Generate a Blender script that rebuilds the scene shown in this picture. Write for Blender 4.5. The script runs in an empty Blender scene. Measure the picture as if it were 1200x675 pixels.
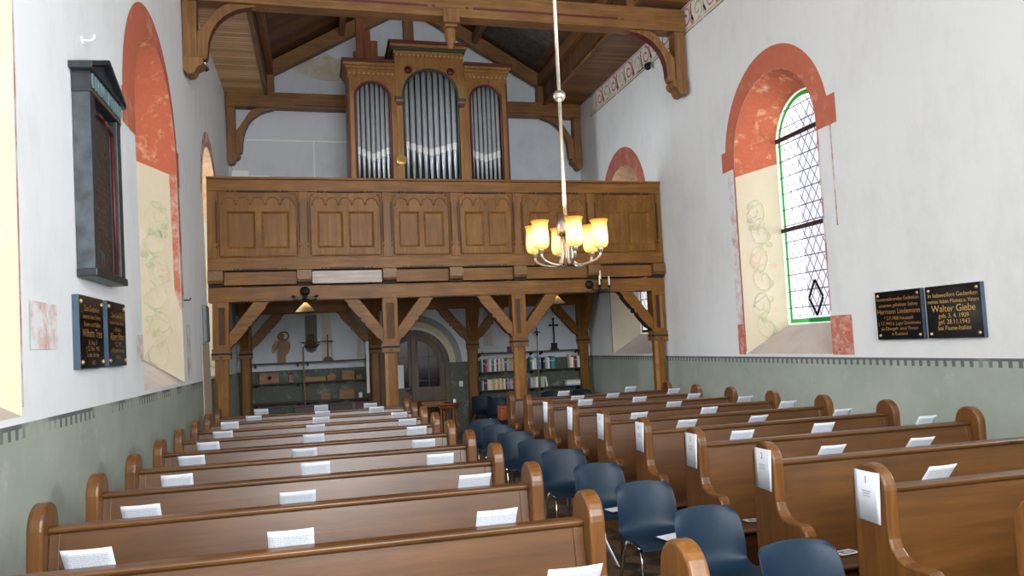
import bpy, bmesh, math, random
from mathutils import Vector, Matrix
from mathutils.geometry import tessellate_polygon
random.seed(7)
SC = bpy.context.scene
COL = SC.collection
PI = math.pi
S = 0.968            # pew spacing
Y0 = 2.44            # y of the front pew row
WR = 6.0             # right wall plane
YW = 16.45           # west wall
YG = 12.377          # gallery front
YB = 11.0            # front roof truss
LEAN = -0.027
FLASH, REAR_FILL, WINE, SKY, EXPO = 315.0, 900.0, 200.0, 0.98, 0.25
def WLX(z): return -1.64 + LEAN * (z - 1.53)   # the left wall leans slightly outward

# ------------------------------------------------------------------ helpers
def srgb(h):
    if isinstance(h, str):
        h = h.lstrip('#'); c = [int(h[i:i + 2], 16) / 255 for i in (0, 2, 4)]
    else:
        c = [v / 255 for v in h]
    return tuple((v / 12.92 if v <= 0.04045 else ((v + 0.055) / 1.055) ** 2.4) for v in c) + (1.0,)

M = {}
def newmat(name):
    m = bpy.data.materials.new(name); m.use_nodes = True
    nt = m.node_tree; b = nt.nodes['Principled BSDF']
    M[name] = m
    return m, nt, b
def N(nt, t, **kw):
    n = nt.nodes.new(t)
    for k, v in kw.items():
        if k.startswith('i_'):
            key = k[2:]; n.inputs[int(key) if key.isdigit() else key.replace('_', ' ')].default_value = v
        else: setattr(n, k, v)
    return n
def ramp(nt, stops):
    r = N(nt, 'ShaderNodeValToRGB'); e = r.color_ramp.elements
    while len(e) < len(stops): e.new(0.5)
    for el, (p, c) in zip(e, stops): el.position = p; el.color = c
    return r
def mixc(nt, fac, a, b):
    n = N(nt, 'ShaderNodeMix', data_type='RGBA')
    for s, v in ((0, fac), (6, a), (7, b)):
        if hasattr(v, 'type') and hasattr(v, 'node'): nt.links.new(v, n.inputs[s])
        else: n.inputs[s].default_value = v
    return n.outputs[2]
def math_(nt, op, a, b=0.0, c=None, clamp=False):
    n = N(nt, 'ShaderNodeMath', operation=op, use_clamp=clamp)
    for i, v in enumerate((a, b, c)):
        if v is None: continue
        if hasattr(v, 'node'): nt.links.new(v, n.inputs[i])
        else: n.inputs[i].default_value = v
    return n.outputs[0]
def plain(name, col, rough=0.6, metal=0.0, var=0.12, scale=9.0, bump=0.0, spec=0.5):
    m, nt, b = newmat(name); c = srgb(col)
    tc = N(nt, 'ShaderNodeTexCoord'); no = N(nt, 'ShaderNodeTexNoise', i_Scale=scale, i_Detail=5.0)
    nt.links.new(tc.outputs['Object'], no.inputs['Vector'])
    lo = tuple(v * (1 - var) for v in c[:3]) + (1,); hi = tuple(min(1, v * (1 + var)) for v in c[:3]) + (1,)
    r = ramp(nt, [(0.3, lo), (0.7, hi)]); nt.links.new(no.outputs['Fac'], r.inputs[0])
    nt.links.new(r.outputs[0], b.inputs['Base Color'])
    b.inputs['Roughness'].default_value = rough; b.inputs['Metallic'].default_value = metal
    b.inputs['Specular IOR Level'].default_value = spec
    if bump:
        bp = N(nt, 'ShaderNodeBump', i_Strength=bump, i_Distance=0.01); nt.links.new(no.outputs['Fac'], bp.inputs['Height']); nt.links.new(bp.outputs[0], b.inputs['Normal'])
    return m
def wood(name, dark, mid, light, axis='x', rough=0.42, knots=0.5, spec=0.4):
    m, nt, b = newmat(name)
    tc = N(nt, 'ShaderNodeTexCoord'); oi = N(nt, 'ShaderNodeObjectInfo')
    off = N(nt, 'ShaderNodeVectorMath', operation='ADD'); sc = N(nt, 'ShaderNodeVectorMath', operation='SCALE', i_Scale=37.0)
    cmb = N(nt, 'ShaderNodeCombineXYZ')
    for i in range(3): nt.links.new(oi.outputs['Random'], cmb.inputs[i])
    nt.links.new(cmb.outputs[0], sc.inputs[0]); nt.links.new(tc.outputs['Object'], off.inputs[0]); nt.links.new(sc.outputs[0], off.inputs[1])
    mp = N(nt, 'ShaderNodeMapping'); s = [14.0, 14.0, 14.0]; s['xyz'.index(axis)] = 0.9
    mp.inputs['Scale'].default_value = s
    nt.links.new(off.outputs[0], mp.inputs[0])
    n1 = N(nt, 'ShaderNodeTexNoise', i_Scale=1.6, i_Detail=7.0, i_Roughness=0.62, i_Distortion=0.6); nt.links.new(mp.outputs[0], n1.inputs['Vector'])
    n2 = N(nt, 'ShaderNodeTexNoise', i_Scale=2.2, i_Detail=3.0); nt.links.new(off.outputs[0], n2.inputs['Vector'])
    a = math_(nt, 'MULTIPLY', n1.outputs['Fac'], 0.62); c = math_(nt, 'MULTIPLY_ADD', n2.outputs['Fac'], 0.38, a)
    r = ramp(nt, [(0.33, srgb(dark)), (0.5, srgb(mid)), (0.66, srgb(light))]); nt.links.new(c, r.inputs[0])
    col = r.outputs[0]
    if knots:
        vo = N(nt, 'ShaderNodeTexVoronoi', i_Scale=2.1); 
        mp2 = N(nt, 'ShaderNodeMapping'); s2 = [1.0, 1.0, 1.0]; s2['xyz'.index(axis)] = 0.55; s2[1] = 0.03; mp2.inputs['Scale'].default_value = s2
        nt.links.new(off.outputs[0], mp2.inputs[0]); nt.links.new(mp2.outputs[0], vo.inputs['Vector'])
        k = N(nt, 'ShaderNodeMapRange', i_1=0.015, i_2=0.085, i_3=knots, i_4=0.0); nt.links.new(vo.outputs['Distance'], k.inputs[0])
        sep = N(nt, 'ShaderNodeSeparateColor'); nt.links.new(vo.outputs['Color'], sep.inputs[0]); keep = math_(nt, 'GREATER_THAN', sep.outputs[0], 0.72)
        dk = tuple(v * 0.35 for v in srgb(dark)[:3]) + (1,)
        col = mixc(nt, math_(nt, 'MULTIPLY', k.outputs[0], keep), col, dk)
    nt.links.new(col, b.inputs['Base Color'])
    b.inputs['Roughness'].default_value = rough; b.inputs['Specular IOR Level'].default_value = spec
    bp = N(nt, 'ShaderNodeBump', i_Strength=0.12, i_Distance=0.004); nt.links.new(n1.outputs['Fac'], bp.inputs['Height']); nt.links.new(bp.outputs[0], b.inputs['Normal'])
    return m
def plaster_nodes(nt, base, stain, sc=0.7, amt=0.5):
    tc = N(nt, 'ShaderNodeTexCoord')
    n1 = N(nt, 'ShaderNodeTexNoise', i_Scale=sc, i_Detail=8.0, i_Roughness=0.65); nt.links.new(tc.outputs['Object'], n1.inputs['Vector'])
    mp = N(nt, 'ShaderNodeMapping'); mp.inputs['Scale'].default_value = (1.8, 1.8, 0.8); nt.links.new(tc.outputs['Object'], mp.inputs[0])
    n2 = N(nt, 'ShaderNodeTexNoise', i_Scale=2.0, i_Detail=6.0, i_Roughness=0.7); nt.links.new(mp.outputs[0], n2.inputs['Vector'])
    f = math_(nt, 'MULTIPLY', n1.outputs['Fac'], n2.outputs['Fac'])
    r = N(nt, 'ShaderNodeMapRange', i_1=0.22, i_2=0.42, i_3=0.0, i_4=amt); nt.links.new(f, r.inputs[0])
    return tc, n1, n2, mixc(nt, r.outputs[0], srgb(base), srgb(stain))
def plaster(name, base, stain, sc=0.7, amt=0.6, rough=0.9):
    m, nt, b = newmat(name); tc, n1, n2, c = plaster_nodes(nt, base, stain, sc, amt)
    nt.links.new(c, b.inputs['Base Color']); b.inputs['Roughness'].default_value = rough; b.inputs['Specular IOR Level'].default_value = 0.2
    bp = N(nt, 'ShaderNodeBump', i_Strength=0.25, i_Distance=0.012); nt.links.new(n2.outputs['Fac'], bp.inputs['Height']); nt.links.new(bp.outputs[0], b.inputs['Normal'])
    return m
def dado_wall(name, base, stain, axis, worn, dbase='#8f978b', dstain='#a9b0a4'):
    """white plaster above, sage dado below z 1.53 with a painted edge of small dark teeth"""
    m, nt, b = newmat(name); tc, n1, n2, c = plaster_nodes(nt, base, stain, 0.7, 0.6)
    r2 = N(nt, 'ShaderNodeMapRange', i_1=0.35, i_2=0.7, i_3=0.0, i_4=0.8); nt.links.new(n1.outputs['Fac'], r2.inputs[0])
    dado = mixc(nt, r2.outputs[0], srgb(dbase), srgb(dstain))
    n4 = N(nt, 'ShaderNodeTexNoise', i_Scale=3.5, i_Detail=6.0, i_Roughness=0.7); nt.links.new(tc.outputs['Object'], n4.inputs['Vector'])
    r4 = N(nt, 'ShaderNodeMapRange', i_1=0.56, i_2=0.72, i_3=0.0, i_4=0.45); nt.links.new(n4.outputs['Fac'], r4.inputs[0])
    dado = mixc(nt, r4.outputs[0], dado, srgb('#b4b9b4'))
    sx = N(nt, 'ShaderNodeSeparateXYZ'); nt.links.new(tc.outputs['Object'], sx.inputs[0])
    z = sx.outputs['Z']; h = sx.outputs[axis]
    low = math_(nt, 'LESS_THAN', z, 1.53)
    line = math_(nt, 'MULTIPLY', low, math_(nt, 'GREATER_THAN', z, 1.503))
    fr = math_(nt, 'FRACT', math_(nt, 'MULTIPLY', h, 1 / 0.105))
    d = math_(nt, 'ABSOLUTE', math_(nt, 'SUBTRACT', fr, 0.5))
    tooth = math_(nt, 'LESS_THAN', d, 0.2)
    band = math_(nt, 'MULTIPLY', math_(nt, 'GREATER_THAN', z, 1.445), math_(nt, 'LESS_THAN', z, 1.505))
    tooth = math_(nt, 'MULTIPLY', tooth, band)
    n3 = N(nt, 'ShaderNodeTexNoise', i_Scale=1.3 if worn else 2.5, i_Detail=3.0); nt.links.new(tc.outputs['Object'], n3.inputs['Vector'])
    wr = N(nt, 'ShaderNodeMapRange', i_1=0.44 if worn else 0.3, i_2=0.53 if worn else 0.42, i_3=0.05 if worn else 0.5, i_4=0.85); nt.links.new(n3.outputs['Fac'], wr.inputs[0])
    dark = math_(nt, 'MULTIPLY', math_(nt, 'MAXIMUM', line, tooth, clamp=True), wr.outputs[0])
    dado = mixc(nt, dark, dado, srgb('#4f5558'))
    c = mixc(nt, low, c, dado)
    nt.links.new(c, b.inputs['Base Color']); b.inputs['Roughness'].default_value = 0.88; b.inputs['Specular IOR Level'].default_value = 0.25
    bp = N(nt, 'ShaderNodeBump', i_Strength=0.25, i_Distance=0.012); nt.links.new(n2.outputs['Fac'], bp.inputs['Height']); nt.links.new(bp.outputs[0], b.inputs['Normal'])
    return m
def worn(name, paint, under, lo=0.45, hi=0.62, sc=3.0, keep=0.0, rough=0.9):
    """limewash paint rubbed away in patches, the coat below showing"""
    m, nt, b = newmat(name); tc = N(nt, 'ShaderNodeTexCoord')
    n1 = N(nt, 'ShaderNodeTexNoise', i_Scale=sc, i_Detail=9.0, i_Roughness=0.68); nt.links.new(tc.outputs['Object'], n1.inputs['Vector'])
    n2 = N(nt, 'ShaderNodeTexNoise', i_Scale=sc * 4, i_Detail=4.0); nt.links.new(tc.outputs['Object'], n2.inputs['Vector'])
    r = N(nt, 'ShaderNodeMapRange', i_1=lo, i_2=hi, i_3=keep, i_4=1.0); nt.links.new(n1.outputs['Fac'], r.inputs[0])
    p = srgb(paint); v = mixc(nt, n2.outputs['Fac'], tuple(x * 0.86 for x in p[:3]) + (1,), tuple(min(1, x * 1.12) for x in p[:3]) + (1,))
    nt.links.new(mixc(nt, r.outputs[0], v, srgb(under)), b.inputs['Base Color'])
    b.inputs['Roughness'].default_value = rough; b.inputs['Specular IOR Level'].default_value = 0.2
    return m
def planks(name, dark, mid, light, pitch=0.11, axis='Y', grain='x', rough=0.5):
    m, nt, b = newmat(name); tc = N(nt, 'ShaderNodeTexCoord'); sx = N(nt, 'ShaderNodeSeparateXYZ'); nt.links.new(tc.outputs['Object'], sx.inputs[0])
    t = math_(nt, 'MULTIPLY', sx.outputs[axis], 1 / pitch); fl = math_(nt, 'FLOOR', t); fr = math_(nt, 'FRACT', t)
    wn = N(nt, 'ShaderNodeTexWhiteNoise', noise_dimensions='1D'); nt.links.new(fl, wn.inputs['W'])
    mp = N(nt, 'ShaderNodeMapping'); s = [12.0, 12.0, 12.0]; s['xyz'.index(grain)] = 0.8; mp.inputs['Scale'].default_value = s; nt.links.new(tc.outputs['Object'], mp.inputs[0])
    n1 = N(nt, 'ShaderNodeTexNoise', i_Scale=1.3, i_Detail=6.0); nt.links.new(mp.outputs[0], n1.inputs['Vector'])
    f = math_(nt, 'MULTIPLY_ADD', wn.outputs['Value'], 0.4, math_(nt, 'MULTIPLY', n1.outputs['Fac'], 0.6))
    r = ramp(nt, [(0.25, srgb(dark)), (0.5, srgb(mid)), (0.75, srgb(light))]); nt.links.new(f, r.inputs[0])
    gap = math_(nt, 'LESS_THAN', fr, 0.09)
    nt.links.new(mixc(nt, gap, r.outputs[0], srgb('#2a1a0e')), b.inputs['Base Color']); b.inputs['Roughness'].default_value = rough
    bp = N(nt, 'ShaderNodeBump', i_Strength=0.5, i_Distance=0.01); nt.links.new(math_(nt, 'SUBTRACT', 1.0, gap), bp.inputs['Height']); nt.links.new(bp.outputs[0], b.inputs['Normal'])
    return m

class MB:
    def __init__(s): s.bm = bmesh.new(); s.mats = []
    def mi(s, m):
        if m not in s.mats: s.mats.append(m)
        return s.mats.index(m)
    def poly(s, pts, m, smooth=False):
        f = s.bm.faces.new([s.bm.verts.new(p) for p in pts]); f.material_index = s.mi(m); f.smooth = smooth; return f
    def box(s, x0, x1, y0, y1, z0, z1, m):
        v = [s.bm.verts.new((x, y, z)) for z in (z0, z1) for y in (y0, y1) for x in (x0, x1)]
        for q in ((0, 2, 3, 1), (4, 5, 7, 6), (0, 1, 5, 4), (2, 6, 7, 3), (0, 4, 6, 2), (1, 3, 7, 5)):
            f = s.bm.faces.new([v[i] for i in q]); f.material_index = s.mi(m)
    def prism(s, pts, axis, a0, a1, m, side_m=None, m1=None):
        def P(p, a): return {'x': (a, p[0], p[1]), 'y': (p[0], a, p[1]), 'z': (p[0], p[1], a)}[axis]
        n = len(pts); A = [s.bm.verts.new(P(p, a0)) for p in pts]; B = [s.bm.verts.new(P(p, a1)) for p in pts]
        for vs in (A, B):
            f = s.bm.faces.new(vs); f.material_index = s.mi(m)
        for i in range(n):
            f = s.bm.faces.new((A[i], A[(i + 1) % n], B[(i + 1) % n], B[i]))
            f.material_index = s.mi((side_m[i] if isinstance(side_m, (list, tuple)) else side_m) or m) if side_m else s.mi(m)
    def holed(s, outer, holes, fn, m):
        """flat sheet with holes; fn maps (a, b) to 3-D"""
        loops = [outer] + holes
        allp = [p for l in loops for p in l]
        tris = tessellate_polygon([[Vector((p[0], p[1], 0)) for p in l] for l in loops])
        vs = [s.bm.verts.new(fn(*p)) for p in allp]
        for t in tris:
            try:
                f = s.bm.faces.new([vs[i] for i in t]); f.material_index = s.mi(m)
            except ValueError: pass
    def loft(s, A, B, mats, closed=True, smooth=False):
        n = len(A); VA = [s.bm.verts.new(p) for p in A]; VB = [s.bm.verts.new(p) for p in B]
        for i in range(n if closed else n - 1):
            j = (i + 1) % n
            f = s.bm.faces.new((VA[i], VA[j], VB[j], VB[i])); f.material_index = s.mi(mats[i] if isinstance(mats, list) else mats); f.smooth = smooth
    def tube(s, pts, r, m, n=8, caps=True):
        pts = [Vector(p) for p in pts]; rs = r if isinstance(r, (list, tuple)) else [r] * len(pts); rings = []
        up = None
        for i, p in enumerate(pts):
            t = (pts[min(i + 1, len(pts) - 1)] - pts[max(i - 1, 0)]).normalized()
            if up is None:
                up = Vector((0, 0, 1)) if abs(t.z) < 0.9 else Vector((1, 0, 0))
            a = t.cross(up).normalized(); up = a.cross(t).normalized()
            rings.append([s.bm.verts.new(p + (a * math.cos(2 * PI * k / n) + up * math.sin(2 * PI * k / n)) * rs[i]) for k in range(n)])
        for A, B in zip(rings, rings[1:]):
            for k in range(n):
                f = s.bm.faces.new((A[k], A[(k + 1) % n], B[(k + 1) % n], B[k])); f.material_index = s.mi(m); f.smooth = True
        if caps:
            for R in (rings[0], rings[-1]):
                f = s.bm.faces.new(R); f.material_index = s.mi(m)
    def lathe(s, prof, c, m, n=20, cap=True, axis='z'):
        rings = []
        for r, h in prof:
            ring = []
            for k in range(n):
                a = 2 * PI * k / n; u, v = r * math.cos(a), r * math.sin(a)
                ring.append(s.bm.verts.new({'z': (c[0] + u, c[1] + v, c[2] + h), 'y': (c[0] + u, c[1] + h, c[2] + v), 'x': (c[0] + h, c[1] + u, c[2] + v)}[axis]))
            rings.append(ring)
        for A, B in zip(rings, rings[1:]):
            for k in range(n):
                f = s.bm.faces.new((A[k], A[(k + 1) % n], B[(k + 1) % n], B[k])); f.material_index = s.mi(m); f.smooth = True
        if cap:
            for R in (rings[0], rings[-1]):
                f = s.bm.faces.new(R); f.material_index = s.mi(m)
    def ribbon(s, pts, nrm, w, m):
        pts = [Vector(p) for p in pts]; nrm = Vector(nrm); L = []; R = []
        for i, p in enumerate(pts):
            t = (pts[min(i + 1, len(pts) - 1)] - pts[max(i - 1, 0)]).normalized(); a = t.cross(nrm).normalized()
            ww = w[i] if isinstance(w, list) else w
            L.append(s.bm.verts.new(p + a * ww / 2)); R.append(s.bm.verts.new(p - a * ww / 2))
        for i in range(len(pts) - 1):
            f = s.bm.faces.new((L[i], L[i + 1], R[i + 1], R[i])); f.material_index = s.mi(m)
    def build(s, name, parent=None, bevel=0.0, local=False, smooth=False, weld=False, seg=2):
        if weld: bmesh.ops.remove_doubles(s.bm, verts=s.bm.verts, dist=1e-5)
        bmesh.ops.recalc_face_normals(s.bm, faces=s.bm.faces)
        me = bpy.data.meshes.new(name); 
        if parent is not None and not local:
            o = ORG.get(parent.name)
            if o is not None: bmesh.ops.translate(s.bm, verts=s.bm.verts, vec=-o)
        s.bm.to_mesh(me); s.bm.free()
        for m in s.mats: me.materials.append(M[m])
        if smooth:
            for p in me.polygons: p.use_smooth = True
        ob = bpy.data.objects.new(name, me); COL.objects.link(ob)
        if parent is not None:
            ob.parent = parent
            if parent.name in ORG: ORG[ob.name] = ORG[parent.name]
        if bevel:
            bv = ob.modifiers.new('edge', 'BEVEL'); bv.width = bevel; bv.segments = seg; bv.limit_method = 'ANGLE'; bv.angle_limit = 0.6
        return ob
ORG = {}
def tag(o, label, cat, group=None):
    o['label'] = label; o['category'] = cat
    if group: o['group'] = group
    return o
def thing(name, label, cat, loc=(0, 0, 0), group=None, rot=None):
    o = bpy.data.objects.new(name, None); COL.objects.link(o); o.empty_display_size = 0.1
    o.location = loc; ORG[o.name] = Vector(loc)
    if rot is not None: o.rotation_euler = rot
    return tag(o, label, cat, group)
def struct(o): o['kind'] = 'structure'; return o
def kids(o): return [c for c in ALLKIDS.get(o.name, [])]
def dup(root, loc, label=None, group=None, rot=None):
    r = root.copy(); COL.objects.link(r); r.location = loc
    if rot is not None: r.rotation_euler = rot
    if label: r['label'] = label
    if group: r['group'] = group
    for ch in list(root.children):
        c = ch.copy(); COL.objects.link(c); c.parent = r
        for g in list(ch.children):
            d = g.copy(); COL.objects.link(d); d.parent = c
    return r
def txt(mb, s, size, m, org, xd, zd, wmax=None):
    """flat lettering centred on org"""
    cu = bpy.data.curves.new('t', 'FONT'); cu.body = s; cu.size = size; cu.align_x = 'CENTER'; cu.extrude = 0.0
    o = bpy.data.objects.new('t', cu); COL.objects.link(o); bpy.context.view_layer.update()
    me = bpy.data.meshes.new_from_object(o.evaluated_get(bpy.context.evaluated_depsgraph_get()))
    xs = [v.co.x for v in me.vertices]; k = 1.0
    if wmax and xs and max(xs) - min(xs) > wmax: k = wmax / (max(xs) - min(xs))
    X, Z, O = Vector(xd), Vector(zd), Vector(org); mi = mb.mi(m)
    vs = [mb.bm.verts.new(O + X * v.co.x * k + Z * v.co.y) for v in me.vertices]
    for p in me.polygons:
        try:
            f = mb.bm.faces.new([vs[i] for i in p.vertices]); f.material_index = mi
        except ValueError: pass
    bpy.data.objects.remove(o); bpy.data.curves.remove(cu); bpy.data.meshes.remove(me)
ORD = ['front', 'second', 'third', 'fourth', 'fifth', 'sixth', 'seventh', 'eighth', 'ninth', 'tenth', 'eleventh', 'twelfth', 'thirteenth', 'fourteenth', 'fifteenth', 'sixteenth', 'seventeenth', 'eighteenth', 'nineteenth', 'twentieth']
ROT_L = (Matrix.Rotation(LEAN, 3, 'Y') @ Matrix.Rotation(PI / 2, 3, 'Z')).to_euler()   # faces the nave from the left wall
ROT_R = (0, 0, -PI / 2)

# ------------------------------------------------------------------ materials
dado_wall('plaster_left', '#e2e6e7', '#cdd3d6', 'Y', True)  # plaster whitened: flash brightness on this wall put into its colour
dado_wall('plaster_right', '#dadbd9', '#c8c9c7', 'Y', False)
dado_wall('plaster_west', '#c6ccd2', '#a9b0b8', 'X', False, '#53564d', '#62665d')  # dado darkened: shade under the gallery put into its paint colour
plaster('plaster_plain', '#d6d3cc', '#c2beb5')
plaster('reveal_cream', '#cbbfa4', '#d2c9b8', 1.6, 0.9)
plaster('patch_beige', '#b7a994', '#a89b88', 2.0, 0.6)
worn('red_paint', '#bb6a52', '#d0a888', 0.56, 0.74, 2.6)
worn('red_reveal', '#b96549', '#dcb48e', 0.54, 0.72, 5.0)
worn('red_faded', '#c78f82', '#dadcdb', 0.34, 0.54, 6.0)
worn('red_patch', '#b96c58', '#d2b8ac', 0.46, 0.70, 9.0)
worn('red_band', '#a8604e', '#bb8474', 0.45, 0.75, 5.0)
worn('rubble_cream', '#d9b994', '#c79a74', 0.45, 0.65, 9.0)
worn('red_thin', '#b8705c', '#d6d0ca', 0.42, 0.62, 4.0)
worn('scroll_green', '#b2b290', '#cbbfa4', 0.44, 0.62, 6.0)
worn('scroll_rose', '#d4b09a', '#cbbfa4', 0.42, 0.58, 6.0)
worn('frieze_ground', '#d8d0c0', '#cfcdca', 0.45, 0.65, 3.0)
worn('frieze_rose', '#a96068', '#d4cec6', 0.50, 0.70, 4.0)
worn('frieze_green', '#a2a37e', '#d4cec6', 0.48, 0.66, 4.0)
worn('frieze_line', '#8a7a4e', '#d4cec6', 0.52, 0.72, 4.0)
wood('pew_wood', '#40270c', '#513111', '#603d1a', 'x', 0.33, 0.75, 0.58)
wood('pew_end_wood', '#4c2f13', '#623d19', '#785025', 'z', 0.36, 0.3, 0.5)
wood('gallery_wood', '#5f3d16', '#784f1f', '#8d622d', 'x', 0.42, 0.5, 0.25)
wood('gallery_wood_upright', '#5f3d16', '#784f1f', '#8d622d', 'z', 0.42, 0.4, 0.25)
wood('sheen_board', '#75675a', '#908072', '#a59588', 'x', 0.3, 0.3)  # pale tone of one fill board: its sheen put into the colour
wood('truss_wood', '#5c3e20', '#78522c', '#8e663a', 'x', 0.5, 0.4)
wood('truss_wood_upright', '#5c3e20', '#78522c', '#8e663a', 'z', 0.5, 0.4)
wood('old_wood', '#3d2c20', '#52402f', '#665040', 'x', 0.55, 0.3)
wood('organ_wood', '#7a5126', '#966936', '#aa8048', 'z', 0.4, 0.2)
wood('pipe_wood', '#5e2f1a', '#7a3f22', '#8f5230', 'z', 0.45, 0.0)
wood('door_wood', '#38271a', '#4a3422', '#5c442f', 'z', 0.45, 0.2)
wood('shelf_wood', '#2c211a', '#3a2c22', '#4a382c', 'x', 0.5, 0.0)
wood('carved_wood', '#6a4826', '#876038', '#a0774a', 'x', 0.5, 0.0)
wood('table_wood', '#5a3218', '#7a4826', '#93603a', 'x', 0.35, 0.2)
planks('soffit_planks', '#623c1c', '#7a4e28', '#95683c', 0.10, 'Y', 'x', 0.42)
planks('soffit_planks_lit', '#bd9162', '#dfb482', '#f0cc9a', 0.10, 'Y', 'x', 0.36)  # left soffit only: the brightness falling there is put into the plank colour
planks('slope_planks', '#4a2f1a', '#5f3f24', '#75502f', 0.10, 'Y', 'x', 0.5)
planks('lining_planks', '#4e321b', '#644326', '#7a5533', 0.10, 'Y', 'z', 0.5)
plain('red_brown', '#331712', 0.55, var=0.25)
plain('red_trim', '#571f1b', 0.5, var=0.2)
plain('green_trim', '#2f4238', 0.5, var=0.2)
plain('ochre', '#8a5c1c', 0.5, var=0.2)
plain('blue_green', '#142022', 0.8, var=0.2)
plain('gold', '#c9a45c', 0.35, 0.3, var=0.15)
plain('gilt', '#c8a24c', 0.3, 0.6, var=0.2)
plain('tin', '#c2c9d0', 0.3, 0.3, var=0.06)
plain('tin_bright', '#f6f8fa', 0.3, 0.1, var=0.05)
plain('dark_void', '#15110e', 0.9)
plain('black_iron', '#1b1a1a', 0.5, 0.5)
plain('black_board', '#272c32', 0.38, var=0.5, scale=14)
plain('board_side', '#3f464c', 0.5, var=0.45, scale=10)
plain('board_field', '#3a302a', 0.45, var=0.6, scale=22)
plain('board_teeth', '#5c7478', 0.6, var=0.3)
plain('stone_black', '#0e0f14', 0.12, var=0.2, spec=0.6)
plain('stone_edge', '#3f4f60', 0.3, var=0.2)
plain('letter_gold', '#c49a52', 0.4, 0.2, var=0.1)
plain('letter_old_gold', '#a5793f', 0.45, 0.2, var=0.1)
plain('brass', '#d9bb7c', 0.3, 0.7)
plain('brushed_nickel', '#c9bfb2', 0.28, 0.85)
plain('chrome', '#d6dade', 0.12, 1.0)
plain('chair_shell', '#142636', 0.42, var=0.06, scale=30, spec=0.22)
plain('chair_dark', '#22252e', 0.45, var=0.1)
plain('white_paper', '#d2d6dd', 0.8, var=0.02)
plain('print_grey', '#a9acb2', 0.8, var=0.1)
plain('print_dark', '#74767c', 0.8, var=0.2)
plain('white_paint', '#e6e6e4', 0.5, var=0.03)
plain('candle_wax', '#efece2', 0.5, var=0.03)
plain('grey_metal', '#70747a', 0.5, 0.4)
plain('organ_back', '#33383c', 0.8)
plaster('sill_plaster', '#b9ada2', '#a3968b', 2.0, 0.7)
plain('orange_box', '#924b22', 0.5, var=0.15)
plain('lead', '#4c4658', 0.6, 0.3)
plain('iron_bar', '#3a2a2c', 0.6, 0.3)
plain('plate_green', '#4c5a44', 0.8)
for nm, c in dict(book_red='#b23a48', book_white='#e6e4de', book_cream='#dccdaa', book_blue='#3f86bd', book_teal='#2c8f96', book_orange='#e39a2e', book_navy='#2b3150', book_maroon='#6d2540', book_green='#2f6b58', book_pink='#cf8f9c', book_palegreen='#b9cbb0', book_grey='#a7a9aa', book_lightblue='#9dc0da', book_tan='#c4a274', book_black='#26232a', book_purple='#5e4a72').items(): plain(nm, c, 0.5, var=0.08)

# leaflet paper: rows of faint grey print
def leaflet_mat():
    m, nt, b = newmat('leaflet'); tc = N(nt, 'ShaderNodeTexCoord'); sx = N(nt, 'ShaderNodeSeparateXYZ'); nt.links.new(tc.outputs['Object'], sx.inputs[0])
    rows = math_(nt, 'LESS_THAN', math_(nt, 'FRACT', math_(nt, 'MULTIPLY', sx.outputs['Y'], 90.0)), 0.45)
    mp = N(nt, 'ShaderNodeMapping'); mp.inputs['Scale'].default_value = (160, 90, 1); nt.links.new(tc.outputs['Object'], mp.inputs[0])
    wn = N(nt, 'ShaderNodeTexNoise', i_Scale=1.0, i_Detail=1.0); nt.links.new(mp.outputs[0], wn.inputs['Vector'])
    on = math_(nt, 'MULTIPLY', rows, math_(nt, 'GREATER_THAN', wn.outputs['Fac'], 0.46))
    inx = math_(nt, 'LESS_THAN', math_(nt, 'ABSOLUTE', sx.outputs['X']), 0.078); iny = math_(nt, 'LESS_THAN', math_(nt, 'ABSOLUTE', sx.outputs['Y']), 0.062)
    f = math_(nt, 'MULTIPLY', math_(nt, 'MULTIPLY', on, math_(nt, 'MULTIPLY', inx, iny)), 0.5)
    nt.links.new(mixc(nt, f, srgb('#c6ccd6'), srgb('#7d828e')), b.inputs['Base Color']); b.inputs['Roughness'].default_value = 0.8
leaflet_mat()
def tiles_mat():
    m, nt, b = newmat('floor_tiles'); tc = N(nt, 'ShaderNodeTexCoord'); mp = N(nt, 'ShaderNodeMapping'); mp.inputs['Rotation'].default_value = (0, 0, PI / 4); nt.links.new(tc.outputs['Object'], mp.inputs[0])
    ch = N(nt, 'ShaderNodeTexChecker', i_Scale=5.0); nt.links.new(mp.outputs[0], ch.inputs['Vector'])
    ch.inputs[1].default_value = srgb('#6d5a45'); ch.inputs[2].default_value = srgb('#33302e')
    no = N(nt, 'ShaderNodeTexNoise', i_Scale=14.0, i_Detail=6.0); nt.links.new(tc.outputs['Object'], no.inputs['Vector'])
    nt.links.new(mixc(nt, math_(nt, 'MULTIPLY', no.outputs['Fac'], 0.4), ch.outputs[0], srgb('#4a4038')), b.inputs['Base Color']); b.inputs['Roughness'].default_value = 0.4
tiles_mat()
def glass_mat(name, tint, gloss=0.06):
    m, nt, b = newmat(name); nt.nodes.remove(b); out = nt.nodes['Material Output']
    t = N(nt, 'ShaderNodeBsdfTransparent'); t.inputs[0].default_value = tint
    g = N(nt, 'ShaderNodeBsdfGlossy', i_Roughness=0.08); mx = N(nt, 'ShaderNodeMixShader', i_0=gloss)
    nt.links.new(t.outputs[0], mx.inputs[1]); nt.links.new(g.outputs[0], mx.inputs[2]); nt.links.new(mx.outputs[0], out.inputs[0])
glass_mat('clear_glass', (0.93, 0.92, 0.97, 1)); glass_mat('green_glass', (0.015, 0.23, 0.03, 1)); glass_mat('white_glass', (0.80, 0.84, 0.82, 1))
glass_mat('door_glass', (0.30, 0.33, 0.36, 1), 0.12)
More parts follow.
